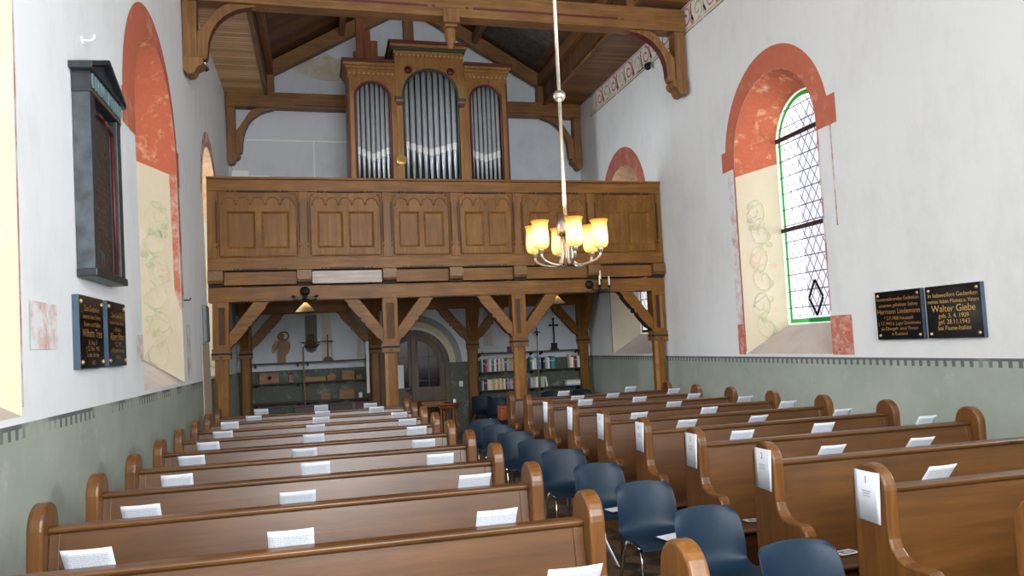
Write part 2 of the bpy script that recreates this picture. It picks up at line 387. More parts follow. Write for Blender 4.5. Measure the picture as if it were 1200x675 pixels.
def shade_mat(name, col):
    m, nt, b = newmat(name); nt.nodes.remove(b); out = nt.nodes['Material Output']
    t = N(nt, 'ShaderNodeBsdfTranslucent'); t.inputs[0].default_value = srgb(col)
    d = N(nt, 'ShaderNodeBsdfDiffuse'); d.inputs[0].default_value = srgb(col); mx = N(nt, 'ShaderNodeMixShader', i_0=0.25)
    nt.links.new(t.outputs[0], mx.inputs[1]); nt.links.new(d.outputs[0], mx.inputs[2]); nt.links.new(mx.outputs[0], out.inputs[0])
shade_mat('amber_glass', '#fdeed2')
def shade_glow_tint():
    # amber glass, paler round the bulb: its glow put into the shade's colour
    nt = M['amber_glass'].node_tree; tc = N(nt, 'ShaderNodeTexCoord'); sx = N(nt, 'ShaderNodeSeparateXYZ'); nt.links.new(tc.outputs['Generated'], sx.inputs[0])
    r = ramp(nt, [(0.0, srgb('#fad49a')), (0.2, srgb('#fdefd8')), (0.6, srgb('#fdefd8')), (0.97, srgb('#f0b868'))]); nt.links.new(sx.outputs['Z'], r.inputs[0])
    for nd in nt.nodes:
        if nd.type in ('BSDF_TRANSLUCENT', 'BSDF_DIFFUSE'): nt.links.new(r.outputs[0], nd.inputs[0])
shade_glow_tint()
shade_mat('opal_glass', '#fbe8c4')
def lit(name, col, st):
    m, nt, b = newmat(name); b.inputs['Base Color'].default_value = srgb(col); b.inputs['Emission Color'].default_value = srgb(col); b.inputs['Emission Strength'].default_value = st
lit('bulb', '#ffe9b8', 6.0)
plain('arch_cream', '#c3b592', 0.9, var=0.08); plain('arch_grey', '#86898d', 0.9, var=0.1); plaster('stain_warm', '#bfb5a6', '#a79a88', 1.6, 0.8)
worn('stain_patch', '#b8ab92', '#bfc2c4', 0.42, 0.62, 2.2)
plain('bare_felt', '#55504c', 0.9, var=0.3)
wood('truss_wood_y', '#5f3d20', '#7c5230', '#946640', 'y', 0.5, 0.4)
wood('gallery_wood_y', '#5e3e1c', '#765026', '#8a6234', 'y', 0.40, 0.3, 0.38)
plain('board_marks', '#4a382a', 0.6, var=0.3)
wood('old_grey', '#4c4846', '#5d5956', '#6d6966', 'z', 0.6, 0.0)
# ------------------------------------------------------------------ walls, windows
def outline(yc, hw, z0, zs, rz, zsplit, n=18):
    p = [(yc - hw, z0), (yc + hw, z0), (yc + hw, zsplit), (yc + hw, zs)]
    p += [(yc + hw * math.cos(PI * i / n), zs + rz * math.sin(PI * i / n)) for i in range(1, n)]
    p += [(yc - hw, zs), (yc - hw, zsplit)]
    return p
def inside(p, yc, hw, z0, zs, rz):
    y, z = p
    if abs(y - yc) > hw or z < z0: return False
    return z <= zs or ((y - yc) / hw) ** 2 + ((z - zs) / rz) ** 2 <= 1
# (centre, half width, sill z, spring z, rise, split z) on the wall and (half width, sill, spring, rise) at the glass
WIN = {'R': [(3.55, 0.98, 1.57, 4.40, 1.00, 4.17), (8.88, 0.955, 1.57, 4.40, 1.00, 4.17), (14.06, 0.95, 1.57, 4.40, 0.95, 4.17)],
       'L': [(3.76, 1.10, 1.57, 4.30, 1.12, 4.15), (9.05, 1.11, 1.57, 4.30, 1.12, 4.15), (13.25, 0.85, 1.57, 4.40, 0.95, 4.17)]}
GL = (0.64, 1.96, 4.55, 0.64)
GDEP = 0.5
def wallpt(side, a, z, off=0.0):
    """a point on a side wall, off metres into the room"""
    return (WR - off, a, z) if side == 'R' else (WLX(z) + off, a, z)
def build_wall(side):
    mb = MB(); pl = 'plaster_right' if side == 'R' else 'plaster_left'
    holes = [outline(*w) for w in WIN[side]]
    yA, yB = -3.0, YW + 0.05
    mb.holed([(yA, -0.05), (yB, -0.05), (yB, 7.6), (yA, 7.6)], holes, lambda a, z: wallpt(side, a, z), pl)
    for w, h in zip(WIN[side], holes):
        g = outline(w[0], GL[0] if w[1] > 0.9 else 0.6, GL[1], GL[2], GL[3], 4.3)
        A = [wallpt(side, a, z) for a, z in h]; B = [wallpt(side, a, z, -GDEP) for a, z in g]; C_ = [wallpt(side, a, z, -GDEP - 0.35) for a, z in g]
        n = len(h); mats = []
        for i in range(n):
            mats.append('sill_plaster' if i == 0 else ('reveal_cream' if i in (1, n - 1) else ('rubble_cream' if w is WIN[side][2] else 'red_reveal')))
        mb.loft(A, B, mats); mb.loft(B, C_, 'plaster_plain')
    g = [outline(w[0], GL[0] if w[1] > 0.9 else 0.6, GL[1], GL[2], GL[3], 4.3) for w in WIN[side]]
    mb.holed([(yA, -0.05), (yB, -0.05), (yB, 7.6), (yA, 7.6)], g, lambda a, z: wallpt(side, a, z, -GDEP - 0.35), 'plaster_plain')
    # painted red surrounds
    nrm = (-1, 0, 0) if side == 'R' else (1, 0, 0)
    def quad(y0, y1, z0, z1, m, off=0.003): mb.poly([wallpt(side, a, z, off) for a, z in ((y0, z0), (y1, z0), (y1, z1), (y0, z1))], m)
    def band(w, cy, cz, rx, rz, m, n=28):
        I = [(w[0] + w[1] * math.cos(PI * i / n), w[3] + w[4] * math.sin(PI * i / n)) for i in range(n + 1)]
        O = [(cy + rx * math.cos(PI * i / n), cz + rz * math.sin(PI * i / n)) for i in range(n + 1)]
        mb.loft([wallpt(side, a, z, 0.003) for a, z in I], [wallpt(side, a, z, 0.003) for a, z in O], m, closed=False)
    if side == 'R':
        for k, w in enumerate(WIN['R']):
            c, hw = w[0], w[1]
            if k == 2:
                band(w, c, w[3] + 0.05, hw + 0.22, 1.28, 'red_band')
                quad(c - hw - 0.16, c - hw, 1.6, 4.4, 'red_thin'); quad(c + hw, c + hw + 0.05, 1.6, 4.45, 'red_thin'); continue
            band(w, c - 0.01, w[3], hw + 0.25, 1.33, 'red_paint')
            quad(c + hw, c + hw + 0.34, 4.30, 4.60, 'red_paint', 0.004); quad(c - hw - 0.38, c - hw, 4.32, 4.68, 'red_paint', 0.004)
            quad(c - hw - 0.27, c - hw - 0.245, 3.1, 4.33, 'red_thin'); quad(c - hw - 0.03, c - hw, 2.1, 4.32, 'red_thin')
            quad(c + hw, c + hw + 0.035, 1.6, 4.30, 'red_paint'); quad(c + hw + 0.035, c + hw + 0.2, 1.58, 4.3, 'red_faded', 0.002)
            quad(c - hw - 0.38, c - hw, 1.56, 2.03, 'red_patch', 0.005); quad(c + hw + 0.02, c + hw + 0.2, 1.56, 2.0, 'red_patch', 0.005)
    else:
        for k, w in enumerate(WIN['L']):
            c, hw = w[0], w[1]
            if k == 2: band(w, c, w[3], hw + 0.14, 1.2, 'red_thin'); continue
            if k == 1:
                band(w, c - 0.19, w[3] + 0.04, 1.38, 1.36, 'red_paint')
                quad(c - hw - 0.5, c - hw, 4.06, 4.40, 'red_paint', 0.004); quad(c + hw, c + hw + 0.18, 4.05, 4.5, 'red_paint', 0.004)
                quad(c + hw, c + hw + 0.15, 2.5, 4.1, 'red_thin', 0.003); quad(c - hw - 0.26, c - hw - 0.02, 1.84, 2.1, 'red_faded', 0.005)
                quad(c + hw + 0.25, c + hw + 0.55, 1.6, 2.3, 'red_faded', 0.003)
            else:
                band(w, c - 0.1, w[3] + 0.04, 1.3, 1.36, 'red_paint'); quad(c + hw, c + hw + 0.02, 1.62, 4.3, 'red_thin')
                quad(c + hw + 0.14, c + hw + 0.62, 1.95, 2.24, 'red_faded', 0.005)
    # green scrollwork painted on the far jambs
    for k, w in enumerate(WIN[side]):
        c, hw = w[0], w[1]; gh = GL[0] if hw > 0.9 else 0.6
        for sg in ((1, -1) if k < 2 else ()):
            def J(s, z): # s 0 at the wall, 1 at the glass
                a = c + sg * (hw + (gh - hw) * s - 0.004); return wallpt(side, a, z, -GDEP * s)
            nn = Vector((0, -sg, 0))
            if side == 'L' and k == 1 and sg == 1: mb.poly([J(0.01, 2.45), J(0.13, 2.7), J(0.15, 4.16), J(0.01, 4.2)], 'red_patch')
            zz = 1.75 + 0.35 * 1.0
            random.seed(40 + k)
            z = 1.95
            while z < 3.45:
                for d, (ph, m) in ((1, (0, 'scroll_green')), (-1, (0.33, 'scroll_green'))):
                    pts = []
                    for i in range(22):
                        t = i / 21; r = 0.30 * (1 - 0.8 * t); an = d * (t * 8.2) + PI / 2 * d
                        pts.append(J(0.48 + d * (0.06 + r * 0.9 * math.cos(an)), z + ph + r * 0.75 * math.sin(an)))
                    mb.ribbon(pts, nn, 0.024, m)
                pts = [J(0.48 + 0.26 * math.sin(i * 0.5), z - 0.2 + i * 0.05) for i in range(14)]
                mb.ribbon(pts, nn, 0.022, 'scroll_green')
                for q in range(5):
                    a0, z0 = 0.25 + 0.5 * random.random(), z + 0.6 * random.random()
                    mb.poly([J(a0 + 0.09 * math.cos(j * 1.05), z0 + 0.05 * math.sin(j * 1.05)) for j in range(6)], random.choice(['scroll_green', 'scroll_rose']))
                z += 0.68
    if side == 'R':
        # painted frieze under the ceiling
        mb.poly([wallpt('R', a, z, 0.003) for a, z in ((-2.9, 6.86), (15.6, 6.86), (15.6, 7.32), (-2.9, 7.32))], 'frieze_ground')
        X = WR - 0.006
        for z, wd, m in ((6.87, 0.025, 'frieze_line'), (6.92, 0.012, 'frieze_line'), (7.30, 0.02, 'frieze_rose')):
            mb.ribbon([(X, -2.9, z), (X, 15.6, z)], (-1, 0, 0), wd, m)
        y = -2.6; k = 0
        while y < 15.2:
            m = 'frieze_rose' if k % 2 == 0 else 'frieze_green'; d = 1 if k % 2 == 0 else -1
            pts = []
            for i in range(20):
                t = i / 19; r = 0.165 * (1 - 0.78 * t); an = d * (PI / 2 + t * 7.5)
                pts.append((X, y + r * math.cos(an), 7.10 + r * math.sin(an)))
            mb.ribbon(pts, (-1, 0, 0), 0.035, m)
            mb.ribbon([(X, y + 0.14, 6.95), (X, y + 0.2, 7.05), (X, y + 0.23, 7.2), (X, y + 0.2, 7.27)], (-1, 0, 0), 0.04, 'frieze_rose')
            mb.poly([(X, y + 0.2 + 0.05 * math.cos(j), 7.0 + 0.08 * math.sin(j)) for j in range(6)], 'frieze_green' if k % 2 == 0 else 'frieze_rose')
            y += 0.40; k += 1
    o = mb.build('wall_right' if side == 'R' else 'wall_left')
    return struct(o)
build_wall('R'); build_wall('L')

def build_window(side, w, idx):
    """leaded window: pane, green and white border glass, lead lattice, iron bars"""
    c = w[0]; hw = GL[0] if w[1] > 0.9 else 0.6; z0, zs, rz = GL[1], GL[2], GL[3]
    root = bpy.data.objects.new('window_%d' % idx, None); COL.objects.link(root); root['kind'] = 'structure'
    root.location = wallpt(side, c, z0, -GDEP); ORG[root.name] = Vector(root.location)
    def P(a, z, off=0.0): return wallpt(side, a, z, -GDEP - 0.03 + off)
    o = outline(c, hw, z0, zs, rz, 4.3)
    sh = lambda d: outline(c, hw - d, z0 + d, zs, rz - d, 4.3)
    mb = MB(); q = sh(0.075); mb.poly([P(a, z) for a, z in q], 'clear_glass')
    mb.build('pane', root)
    mb = MB(); a1 = sh(0.0); a2 = sh(0.022); a3 = sh(0.075)
    mb.loft([P(*p) for p in a1], [P(*p) for p in a2], 'white_glass'); mb.loft([P(*p) for p in a2], [P(*p) for p in a3], 'green_glass' if w is not WIN['R'][2] else 'iron_bar')
    mb.build('border_glass', root)
    mb = MB(); inn = (c, hw - 0.10, z0 + 0.10, zs, rz - 0.10)
    nrm = (-1, 0, 0) if side == 'R' else (1, 0, 0)
    def clipped(p0, p1, wd, m, off, cond):
        n = 90; run = []
        for i in range(n + 1):
            t = i / n; p = (p0[0] + (p1[0] - p0[0]) * t, p0[1] + (p1[1] - p0[1]) * t)
            if cond(p): run.append(p)
            elif run:
                if len(run) > 1: mb.ribbon([P(*run[0], off), P(*run[-1], off)], nrm, wd, m)
                run = []
        if len(run) > 1: mb.ribbon([P(*run[0], off), P(*run[-1], off)], nrm, wd, m)
    dw, dh = 0.155, 0.25; cond = lambda p: inside(p, *inn)
    H = zs + rz - z0
    for k in range(-24, 26):
        ya = c + k * dw
        for sg in (1, -1):
            clipped((ya, z0), (ya + sg * H / dh * dw, z0 + H), 0.011, 'lead', 0.006, cond)
    condo = lambda p: inside(p, c, hw, z0, zs, rz)
    k = 1
    while z0 + k * 0.235 < zs + rz:
        clipped((c - hw, z0 + k * 0.235), (c + hw, z0 + k * 0.235), 0.013, 'lead', 0.008, condo); k += 1
    for shp in (a2, a3): mb.ribbon([P(*p, 0.006) for p in shp + shp[:1]], nrm, 0.008, 'lead')
    mb.build('lead_lattice', root)
    for zb in (3.31, 4.62):
        mb = MB(); e = hw if zb < zs else hw * math.sqrt(max(0, 1 - ((zb - zs) / rz) ** 2))
        xs = sorted((P(c, zb, 0.01)[0], P(c, zb, 0.04)[0])); mb.box(xs[0], xs[1], c - e, c + e, zb - 0.028, zb + 0.028, 'iron_bar'); mb.build('iron_bar', root)
    mb = MB(); cz = 2.31; dy, dz = 0.15, 0.24
    di = [(c, cz + dz), (c + dy, cz), (c, cz - dz), (c - dy, cz)]
    for a, b in zip(di, di[1:] + di[:1]): mb.ribbon([P(*a, 0.012), P(*b, 0.012)], nrm, 0.045, 'black_iron')
    mb.build('lead_lozenge', root)
n = 1
for sd in ('L', 'R'):
    for w in WIN[sd]: build_window(sd, w, n); n += 1

# west gable wall with the arched doorway, east wall behind the camera, floor
DX, DR, DZ = 1.95, 0.80, 1.47      # door centre, radius, spring
mb = MB()
def doorline(r, n=20): return [(DX - r, 0.0), (DX + r, 0.0)] + [(DX + r * math.cos(PI * i / n), DZ + r * math.sin(PI * i / n)) for i in range(n + 1)]
dl = doorline(DR)
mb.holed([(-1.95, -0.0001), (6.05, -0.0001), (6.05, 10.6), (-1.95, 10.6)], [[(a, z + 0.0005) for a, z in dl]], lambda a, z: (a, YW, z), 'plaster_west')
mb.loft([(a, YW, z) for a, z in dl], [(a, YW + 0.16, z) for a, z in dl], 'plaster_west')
for r0, r1, m in ((DR, DR + 0.115, 'arch_cream'), (DR + 0.115, DR + 0.26, 'arch_grey')):
    A = [(DX + r0 * math.cos(PI * i / 24), YW - 0.003, DZ + 0.06 + r0 * math.sin(PI * i / 24)) for i in range(25)]; B = [(DX + r1 * math.cos(PI * i / 24), YW - 0.003, DZ + 0.06 + r1 * math.sin(PI * i / 24)) for i in range(25)]
    mb.loft(A, B, m, closed=False)
for x0, x1, z0, z1 in ((1.15, 1.30, 8.0, 8.0), (0.02, 0.25, 1.72, 2.66), (0.75, 0.86, 1.72, 2.2), (3.5, 3.72, 1.85, 2.6), (4.1, 4.3, 1.85, 2.6)):
    if z1 > z0: mb.poly([(x0, YW - 0.003, z0), (x1, YW - 0.003, z0), (x1 - 0.03, YW - 0.003, z1), (x0 + 0.02, YW - 0.003, z1)], 'stain_warm')
pts = [(0.25 + 0.75 * math.cos(i * 2 * PI / 16) * (0.75 + 0.25 * math.sin(i * 5)), YW - 0.003, 8.02 + 0.36 * math.sin(i * 2 * PI / 16) * (0.8 + 0.2 * math.cos(i * 3))) for i in range(16)]
mb.poly(pts, 'stain_patch')
struct(mb.build('wall_back'))
mb = MB(); mb.box(-1.95, 6.1, -3.2, -3.0, -0.05, 10.6, 'plaster_plain'); struct(mb.build('wall_front'))
mb = MB(); mb.box(-2.0, 6.1, -3.1, YW + 0.4, -0.12, 0.0, 'floor_tiles'); struct(mb.build('floor'))

# ceiling: flat soffits along the walls, upright linings, boarded slopes to the ridge
SX0, SX1, SZ, LZ, RX, RZ = -0.95, 5.10, 7.33, 8.02, 2.08, 9.80
mb = MB(); ya, yb = -3.05, YW + 0.02
def slab(x0, z0, x1, z1, m, t=0.04):
    d = Vector((x1 - x0, z1 - z0)).normalized(); nx, nz = -d.y * t, d.x * t
    mb.prism([(x0, z0), (x1, z1), (x1 + nx, z1 + nz), (x0 + nx, z0 + nz)], 'y', ya, yb, m)
slab(-2.0, SZ, SX0, SZ, 'soffit_planks_lit'); slab(SX1, SZ, 6.15, SZ, 'soffit_planks')
slab(SX0, SZ, SX0, LZ + 0.04, 'lining_planks'); mb.prism([(SX1, SZ), (SX1 + 0.04, SZ), (SX1 + 0.04, LZ), (SX1, LZ)], 'y', ya, yb, 'lining_planks')
slab(SX0, LZ, RX, RZ, 'slope_planks'); slab(RX, RZ, SX1, LZ, 'slope_planks')
mb.poly([(3.72, 13.3, 8.815), (4.86, 13.4, 8.15), (4.86, 16.1, 8.15), (3.72, 16.0, 8.815)], 'bare_felt')
struct(mb.build('ceiling'))
def purlin(x0, x1, z0, z1, label):
    mb = MB(); t = thing('purlin', label, 'beam', ((x0 + x1) / 2, 6.7, z0)); mb.box(x0, x1, -3.0, YW - 0.02, z0, z1, 'truss_wood_y'); mb.build('timber', t, bevel=0.01)
purlin(SX0 + 0.005, SX0 + 0.13, 7.74, 7.98, 'long brown purlin at the foot of the roof slope over the left soffit')
purlin(SX1 - 0.13, SX1 - 0.005, 7.74, 7.98, 'long brown purlin at the foot of the roof slope over the right soffit')
purlin(0.55, 0.68, 8.66, 8.86, 'long brown purlin halfway up the left roof slope')
purlin(3.48, 3.61, 8.66, 8.86, 'long brown purlin halfway up the right roof slope')
def strip(x, label):
    t = thing('soffit_edge_strip', label, 'trim', (x, 6.7, SZ - 0.05)); mb = MB(); mb.box(x - 0.04, x + 0.04, -3.0, YW - 0.02, SZ - 0.05, SZ - 0.001, 'truss_wood_y'); mb.build('strip_board', t, bevel=0.008)
strip(SX0 - 0.02, 'brown edge strip along the inner edge of the left boarded soffit'); strip(SX1 + 0.02, 'brown edge strip along the inner edge of the right boarded soffit')

# ------------------------------------------------------------------ roof trusses
def truss(y, dep, label, front):
    t = thing('roof_truss', label, 'roof truss', (2.1, y, 5.8)); y1 = y + dep
    zb, zt = (6.88, 7.25) if front else (7.03, 7.35); xl, xr = (-1.77, 5.97)
    mb = MB(); mb.box(xl, xr, y, y1, zb, zt, 'truss_wood')
    if front:
        for x0, x1 in ((2.40, 4.78), (-0.55, 1.70)):
            mb.box(x0, x1, y - 0.004, y, zb + 0.125, zb + 0.165, 'red_trim')
            for q in (-0.09, 0.09): mb.box((x0 if q < 0 else x1) + q - 0.02, (x0 if q < 0 else x1) + q + 0.02, y - 0.004, y, zb + 0.125, zb + 0.165, 'red_trim')
    else:
        for x0, x1 in ((-0.4, 0.9), (3.9, 4.7)): mb.box(x0, x1, y - 0.004, y, zb + 0.04, zb + 0.07, 'red_trim')
    mb.build('tie_beam', t, bevel=0.012)
    for sg in (-1, 1):
        # wall post with carved foot; rises to the underside of the tie beam
        xw = (-1.765 if sg < 0 else 5.965); w = 0.19 if front else 0.17
        xi = xw - sg * w; lo = 6.02
        mb = MB(); mb.box(min(xw, xi), max(xw, xi), y + 0.02, y1 - 0.02, lo, zb, 'truss_wood_upright'); wp = mb.build('wall_post', t, bevel=0.01)
        mb = MB(); pr = [(xw, lo + 0.04), (xi - sg * 0.07, lo + 0.04), (xi - sg * 0.09, lo - 0.02), (xi - sg * 0.07, lo - 0.07), (xi - sg * 0.02, lo - 0.10), (xi, lo - 0.11), (xi + sg * 0.02, lo - 0.16), (xi + sg * 0.05, lo - 0.20), (xi + sg * 0.12, lo - 0.215), (xw - sg * 0.02, lo - 0.17), (xw, lo - 0.13)]
        mb.prism(pr, 'y', y - 0.01, y1 + 0.01, 'truss_wood_upright'); mb.build('carved_foot', wp, bevel=0.012)
        # curved brace
        H_ = (zb - lo) / 0.86
        low = [(xi - sg * dx, lo + dz * H_) for dx, dz in ((0.12, 0.03), (0.14, 0.10), (0.145, 0.22), (0.16, 0.33), (0.20, 0.45), (0.26, 0.56), (0.34, 0.65), (0.43, 0.72), (0.53, 0.775), (0.64, 0.81), (0.74, 0.83), (0.80, 0.86))]
        U = [(xi - sg * dx, lo + dz * H_) for dx, dz in ((0.0, 0.42), (0.08, 0.51), (0.17, 0.63), (0.26, 0.75), (0.35, 0.83), (0.42, 0.86))]
        poly = [(xi, lo + 0.03)] + low + U[::-1]
        ym = y + dep * 0.22; yn = y1 - dep * 0.22
        mb = MB(); mb.prism(poly, 'y', ym, yn, 'truss_wood_upright', ['red_trim' if 2 <= i < 11 else 'truss_wood_upright' for i in range(len(poly))])
        mb.build('brace', t, bevel=0.006)
        # queen stub and rafter
        sx = (-0.95, -0.81) if sg < 0 else (4.96, 5.10)
        mb = MB(); mb.box(sx[0], sx[1], y + 0.02, y1 - 0.02, zt, 7.80, 'truss_wood_upright'); mb.build('queen_post', t, bevel=0.008)
        xa = -0.94 if sg < 0 else 5.09; s = (RZ - LZ) / (RX - SX0); top = lambda x: LZ - 0.02 + s * (abs(x - xa))
        pr = [(xa, 7.68), (xa, top(xa)), (RX, top(RX) - 0.02), (RX, top(RX) - 0.36)]
        mb = MB(); mb.prism(pr, 'y', y + 0.03, y1 - 0.03, 'truss_wood'); mb.build('rafter', t, bevel=0.008)
    mb = MB(); mb.box(1.95, 2.17, y + 0.015, y1 - 0.015, zt, RZ - 0.38, 'truss_wood_upright'); kp = mb.build('king_post', t, bevel=0.01)
    if front:
        cx, cy = 2.055, y + dep / 2; mb = MB(); 
        mb.box(cx - 0.125, cx + 0.125, y - 0.03, y1 + 0.03, 6.78, 7.0, 'truss_wood_upright'); mb.box(cx - 0.10, cx + 0.10, cy - 0.1, cy + 0.1, 6.74, 6.78, 'truss_wood_upright')
        mb.lathe([(0.075, 6.74), (0.10, 6.71), (0.085, 6.68), (0.092, 6.62), (0.075, 6.54), (0.055, 6.50), (0.06, 6.485), (0.04, 6.47), (0.045, 6.45), (0.03, 6.43), (0.012, 6.415)], (cx, cy, 0), 'truss_wood_upright', 8)
        mb.build('turned_pendant', t, bevel=0.006)
truss(YB, 0.26, 'dark oak roof truss with curved braces crossing the nave above the pews', True)
truss(YW - 0.27, 0.24, 'dark oak roof truss standing against the gable wall behind the organ', False)

# ------------------------------------------------------------------ gallery
gal = thing('organ_gallery', 'brown carved wooden gallery on four posts across the end of the nave', 'gallery', (2.15, YG, 0.0))
XL_, XR_ = -1.652, 5.985
PX = [-1.48, 1.115, 3.285, 5.865]
JX = [-1.535, -0.215, 1.12, 2.215, 3.315, 4.65, 5.868]
for px in PX:
    w = 0.118; mb = MB(); y = YG + 0.01
    # shaft with chamfered corners
    for z0, z1, h, ch in ((0.0, 1.80, 0.10, 0.045),):
        pf = [(px - h + ch, y + 0.02), (px + h - ch, y + 0.02), (px + h, y + 0.02 + ch), (px + h, y + 0.22 - ch), (px + h - ch, y + 0.22), (px - h + ch, y + 0.22), (px - h, y + 0.22 - ch), (px - h, y + 0.02 + ch)]
        mb.prism(pf, 'z', 0.0, 1.83, 'gallery_wood_upright', [None, 'ochre', None, None, None, None, None, 'ochre'])
    post = mb.build('front_post', gal, bevel=0.004)
    mb = MB(); mb.box(px - 0.135, px + 0.135, y - 0.02, y + 0.25, 1.815, 1.89, 'gallery_wood'); mb.box(px - 0.139, px + 0.139, y - 0.024, y + 0.25, 1.887, 1.920, 'blue_green'); mb.box(px - 0.132, px + 0.132, y - 0.015, y + 0.245, 1.918, 1.985, 'gallery_wood')
    mb.box(px - 0.03, px + 0.03, y - 0.024, y - 0.02, 1.83, 1.87, 'red_trim'); mb.build('capital', post, bevel=0.008)
    mb = MB(); g0, g1 = 2.04, 2.62
    pf = [(px - w, y), (px - 0.07, y), (px - 0.032, y + 0.045), (px + 0.032, y + 0.045), (px + 0.07, y), (px + w, y), (px + w, y + 0.23), (px - w, y + 0.23)]
    mb.prism(pf, 'z', g0, g1, 'gallery_wood_upright', [None, 'ochre', 'red_brown', 'ochre', None, None, None, None])
    mb.box(px - w, px + w, y, y + 0.23, 1.985, g0, 'gallery_wood_upright'); mb.box(px - w, px + w, y, y + 0.23, g1, 2.70, 'gallery_wood_upright'); mb.build('grooved_block', post, weld=False)
def brace(px, sg, y0, y1, reach=0.62, name='brace', parent=gal):
    a = px + sg * 0.12
    pts = [(a, 1.96), (a, 2.22), (a + sg * (reach - 0.25), 2.70), (a + sg * reach, 2.70)]
    P0, P1 = Vector((a + sg * reach, 2.70)), Vector((a, 1.96)); d = P1 - P0; nn = Vector((-d.y, d.x)).normalized()
    if (P0 + d * 0.5 + nn * 0.1 - Vector((a, 2.70))).length < (P0 + d * 0.5 - nn * 0.1 - Vector((a, 2.70))).length: nn = -nn
    # scalloped lower edge
    seq = [(0.10, 0.0), (0.14, 0.022), (0.40, 0.022), (0.43, 0.0), (0.46, 0.03), (0.50, 0.03), (0.53, 0.0), (0.56, 0.022), (0.86, 0.022), (0.90, 0.0)]
    low = [tuple(P0 + d * t + nn * (e - 0.012)) for t, e in seq]
    poly = pts[:3] + [tuple(P0)] + low
    mb = MB(); mb.prism(poly, 'y', y0, y1, 'gallery_wood', [None] * 3 + ['red_brown'] * (len(poly) - 3)); mb.build(name, parent, bevel=0.006)
for px in PX:
    if px > 0: brace(px, -1, YG + 0.03, YG + 0.22)
    if px < 5: brace(px, 1, YG + 0.03, YG + 0.22)
RXP = [-1.475, 1.12, 3.235, 5.80]
for px in RXP:
    y = YW - 0.21; mb = MB(); h = 0.105; ch = 0.04
    pf = [(px - h + ch, y), (px + h - ch, y), (px + h, y + ch), (px + h, y + 0.2), (px - h, y + 0.2), (px - h, y + ch)]
    mb.prism(pf, 'z', 0, 1.83, 'gallery_wood_upright'); mb.box(px - 0.13, px + 0.13, y - 0.02, y + 0.2, 1.80, 1.88, 'gallery_wood'); mb.box(px - 0.134, px + 0.134, y - 0.024, y + 0.2, 1.878, 1.908, 'blue_green'); mb.box(px - 0.126, px + 0.126, y - 0.015, y + 0.2, 1.905, 1.97, 'gallery_wood'); mb.box(px - 0.11, px + 0.11, y, y + 0.2, 1.97, 2.70, 'gallery_wood_upright')
    mb.build('rear_post', gal, bevel=0.006)
    if px > 0: brace(px, -1, y + 0.03, y + 0.16, 0.66, 'rear_brace')
    if px < 5: brace(px, 1, y + 0.03, y + 0.16, 0.66, 'rear_brace')
    mb = MB(); mb.prism([(y, 1.97), (y, 2.24), (y - 0.42, 2.95), (y - 0.68, 2.95), (y - 0.36, 2.42)], 'x', px - 0.07, px + 0.07, 'gallery_wood_upright'); mb.build('rear_brace', gal, bevel=0.006)
mb = MB(); mb.box(XL_, XR_, YW - 0.2, YW - 0.005, 2.70, 2.95, 'gallery_wood'); mb.build('wall_beam', gal, bevel=0.008)
# front beam with notched red chamfers
mb = MB(); mb.box(XL_, XR_, YG, YG + 0.24, 2.70, 2.935, 'gallery_wood')
spans = [(a, b) for a, b in zip(PX, PX[1:])]
for a, b in spans:
    m_ = (a + b) / 2; L = (b - a) * 0.13
    mb.box(m_ - L * 1.5, m_ + L * 1.5, YG - 0.004, YG + 0.05, 2.694, 2.716, 'red_brown')
    for q in (a + 0.32, a + 0.37, a + 0.42, b - 0.32, b - 0.37, b - 0.42): mb.box(q - 0.014, q + 0.014, YG - 0.004, YG + 0.05, 2.694, 2.722, 'red_brown')
for a, b in zip(JX, JX[1:]):
    m_ = (a + b) / 2; mb.box(m_ - 0.28, m_ + 0.28, YG - 0.004, YG + 0.03, 2.922, 2.938, 'red_brown')
mb.build('front_beam', gal, bevel=0.006)
for jx in JX:
    w = 0.112; mb = MB(); yf = YG - 0.10
    pf = [(yf, 3.18), (YW - 0.01, 3.18), (YW - 0.01, 2.972), (YG + 0.02, 2.972), (yf + 0.05, 2.978), (yf + 0.015, 2.992), (yf, 3.018)]
    mb.prism(pf, 'x', jx - w, jx + w, 'gallery_wood_y'); mb.box(jx - w + 0.004, jx + w - 0.004, YG - 0.05, YG + 0.2, 2.937, 2.971, 'blue_green')  # dark strip under the joist end: the shadow gap put in as colour
    mb.box(jx - w - 0.001, jx + w + 0.001, yf - 0.004, yf + 0.02, 3.02, 3.032, 'red_brown')
    mb.build('joist', gal, bevel=0.005)
for i, (a, b) in enumerate(zip(JX, JX[1:])):
    mb = MB(); m = 'sheen_board' if i == 1 else 'gallery_wood'
    mb.box(a + 0.116, b - 0.116, YG - 0.005, YG + 0.06, 2.962, 3.165, m); fb = mb.build('fill_board', gal, bevel=0.005)
    if i == 1: fb['label'] = 'shiny board with sheen painted in'
mb = MB(); mb.box(XL_, XR_, YG + 0.02, YW - 0.004, 3.182, 3.23, 'slope_planks'); mb.build('floor_boards', gal)
mb = MB(); mb.box(XL_, XR_, YG - 0.04, YG + 0.12, 3.19, 3.375, 'gallery_wood')
for a, b in zip(JX, JX[1:]):
    m_ = (a + b) / 2; L = (b - a) / 2
    mb.box(a + 0.13, b - 0.13, YG - 0.03, YG + 0.02, 3.178, 3.192, 'dark_void')
    mb.box(m_ - L * 0.42, m_ + L * 0.42, YG - 0.044, YG, 3.184, 3.214, 'red_brown')
    for q in (-1, 1):
        for e in (0.50, 0.58): mb.box(m_ + q * L * e - 0.014, m_ + q * L * e + 0.014, YG - 0.044, YG, 3.184, 3.218, 'red_brown')
mb.build('bottom_rail', gal, bevel=0.006)
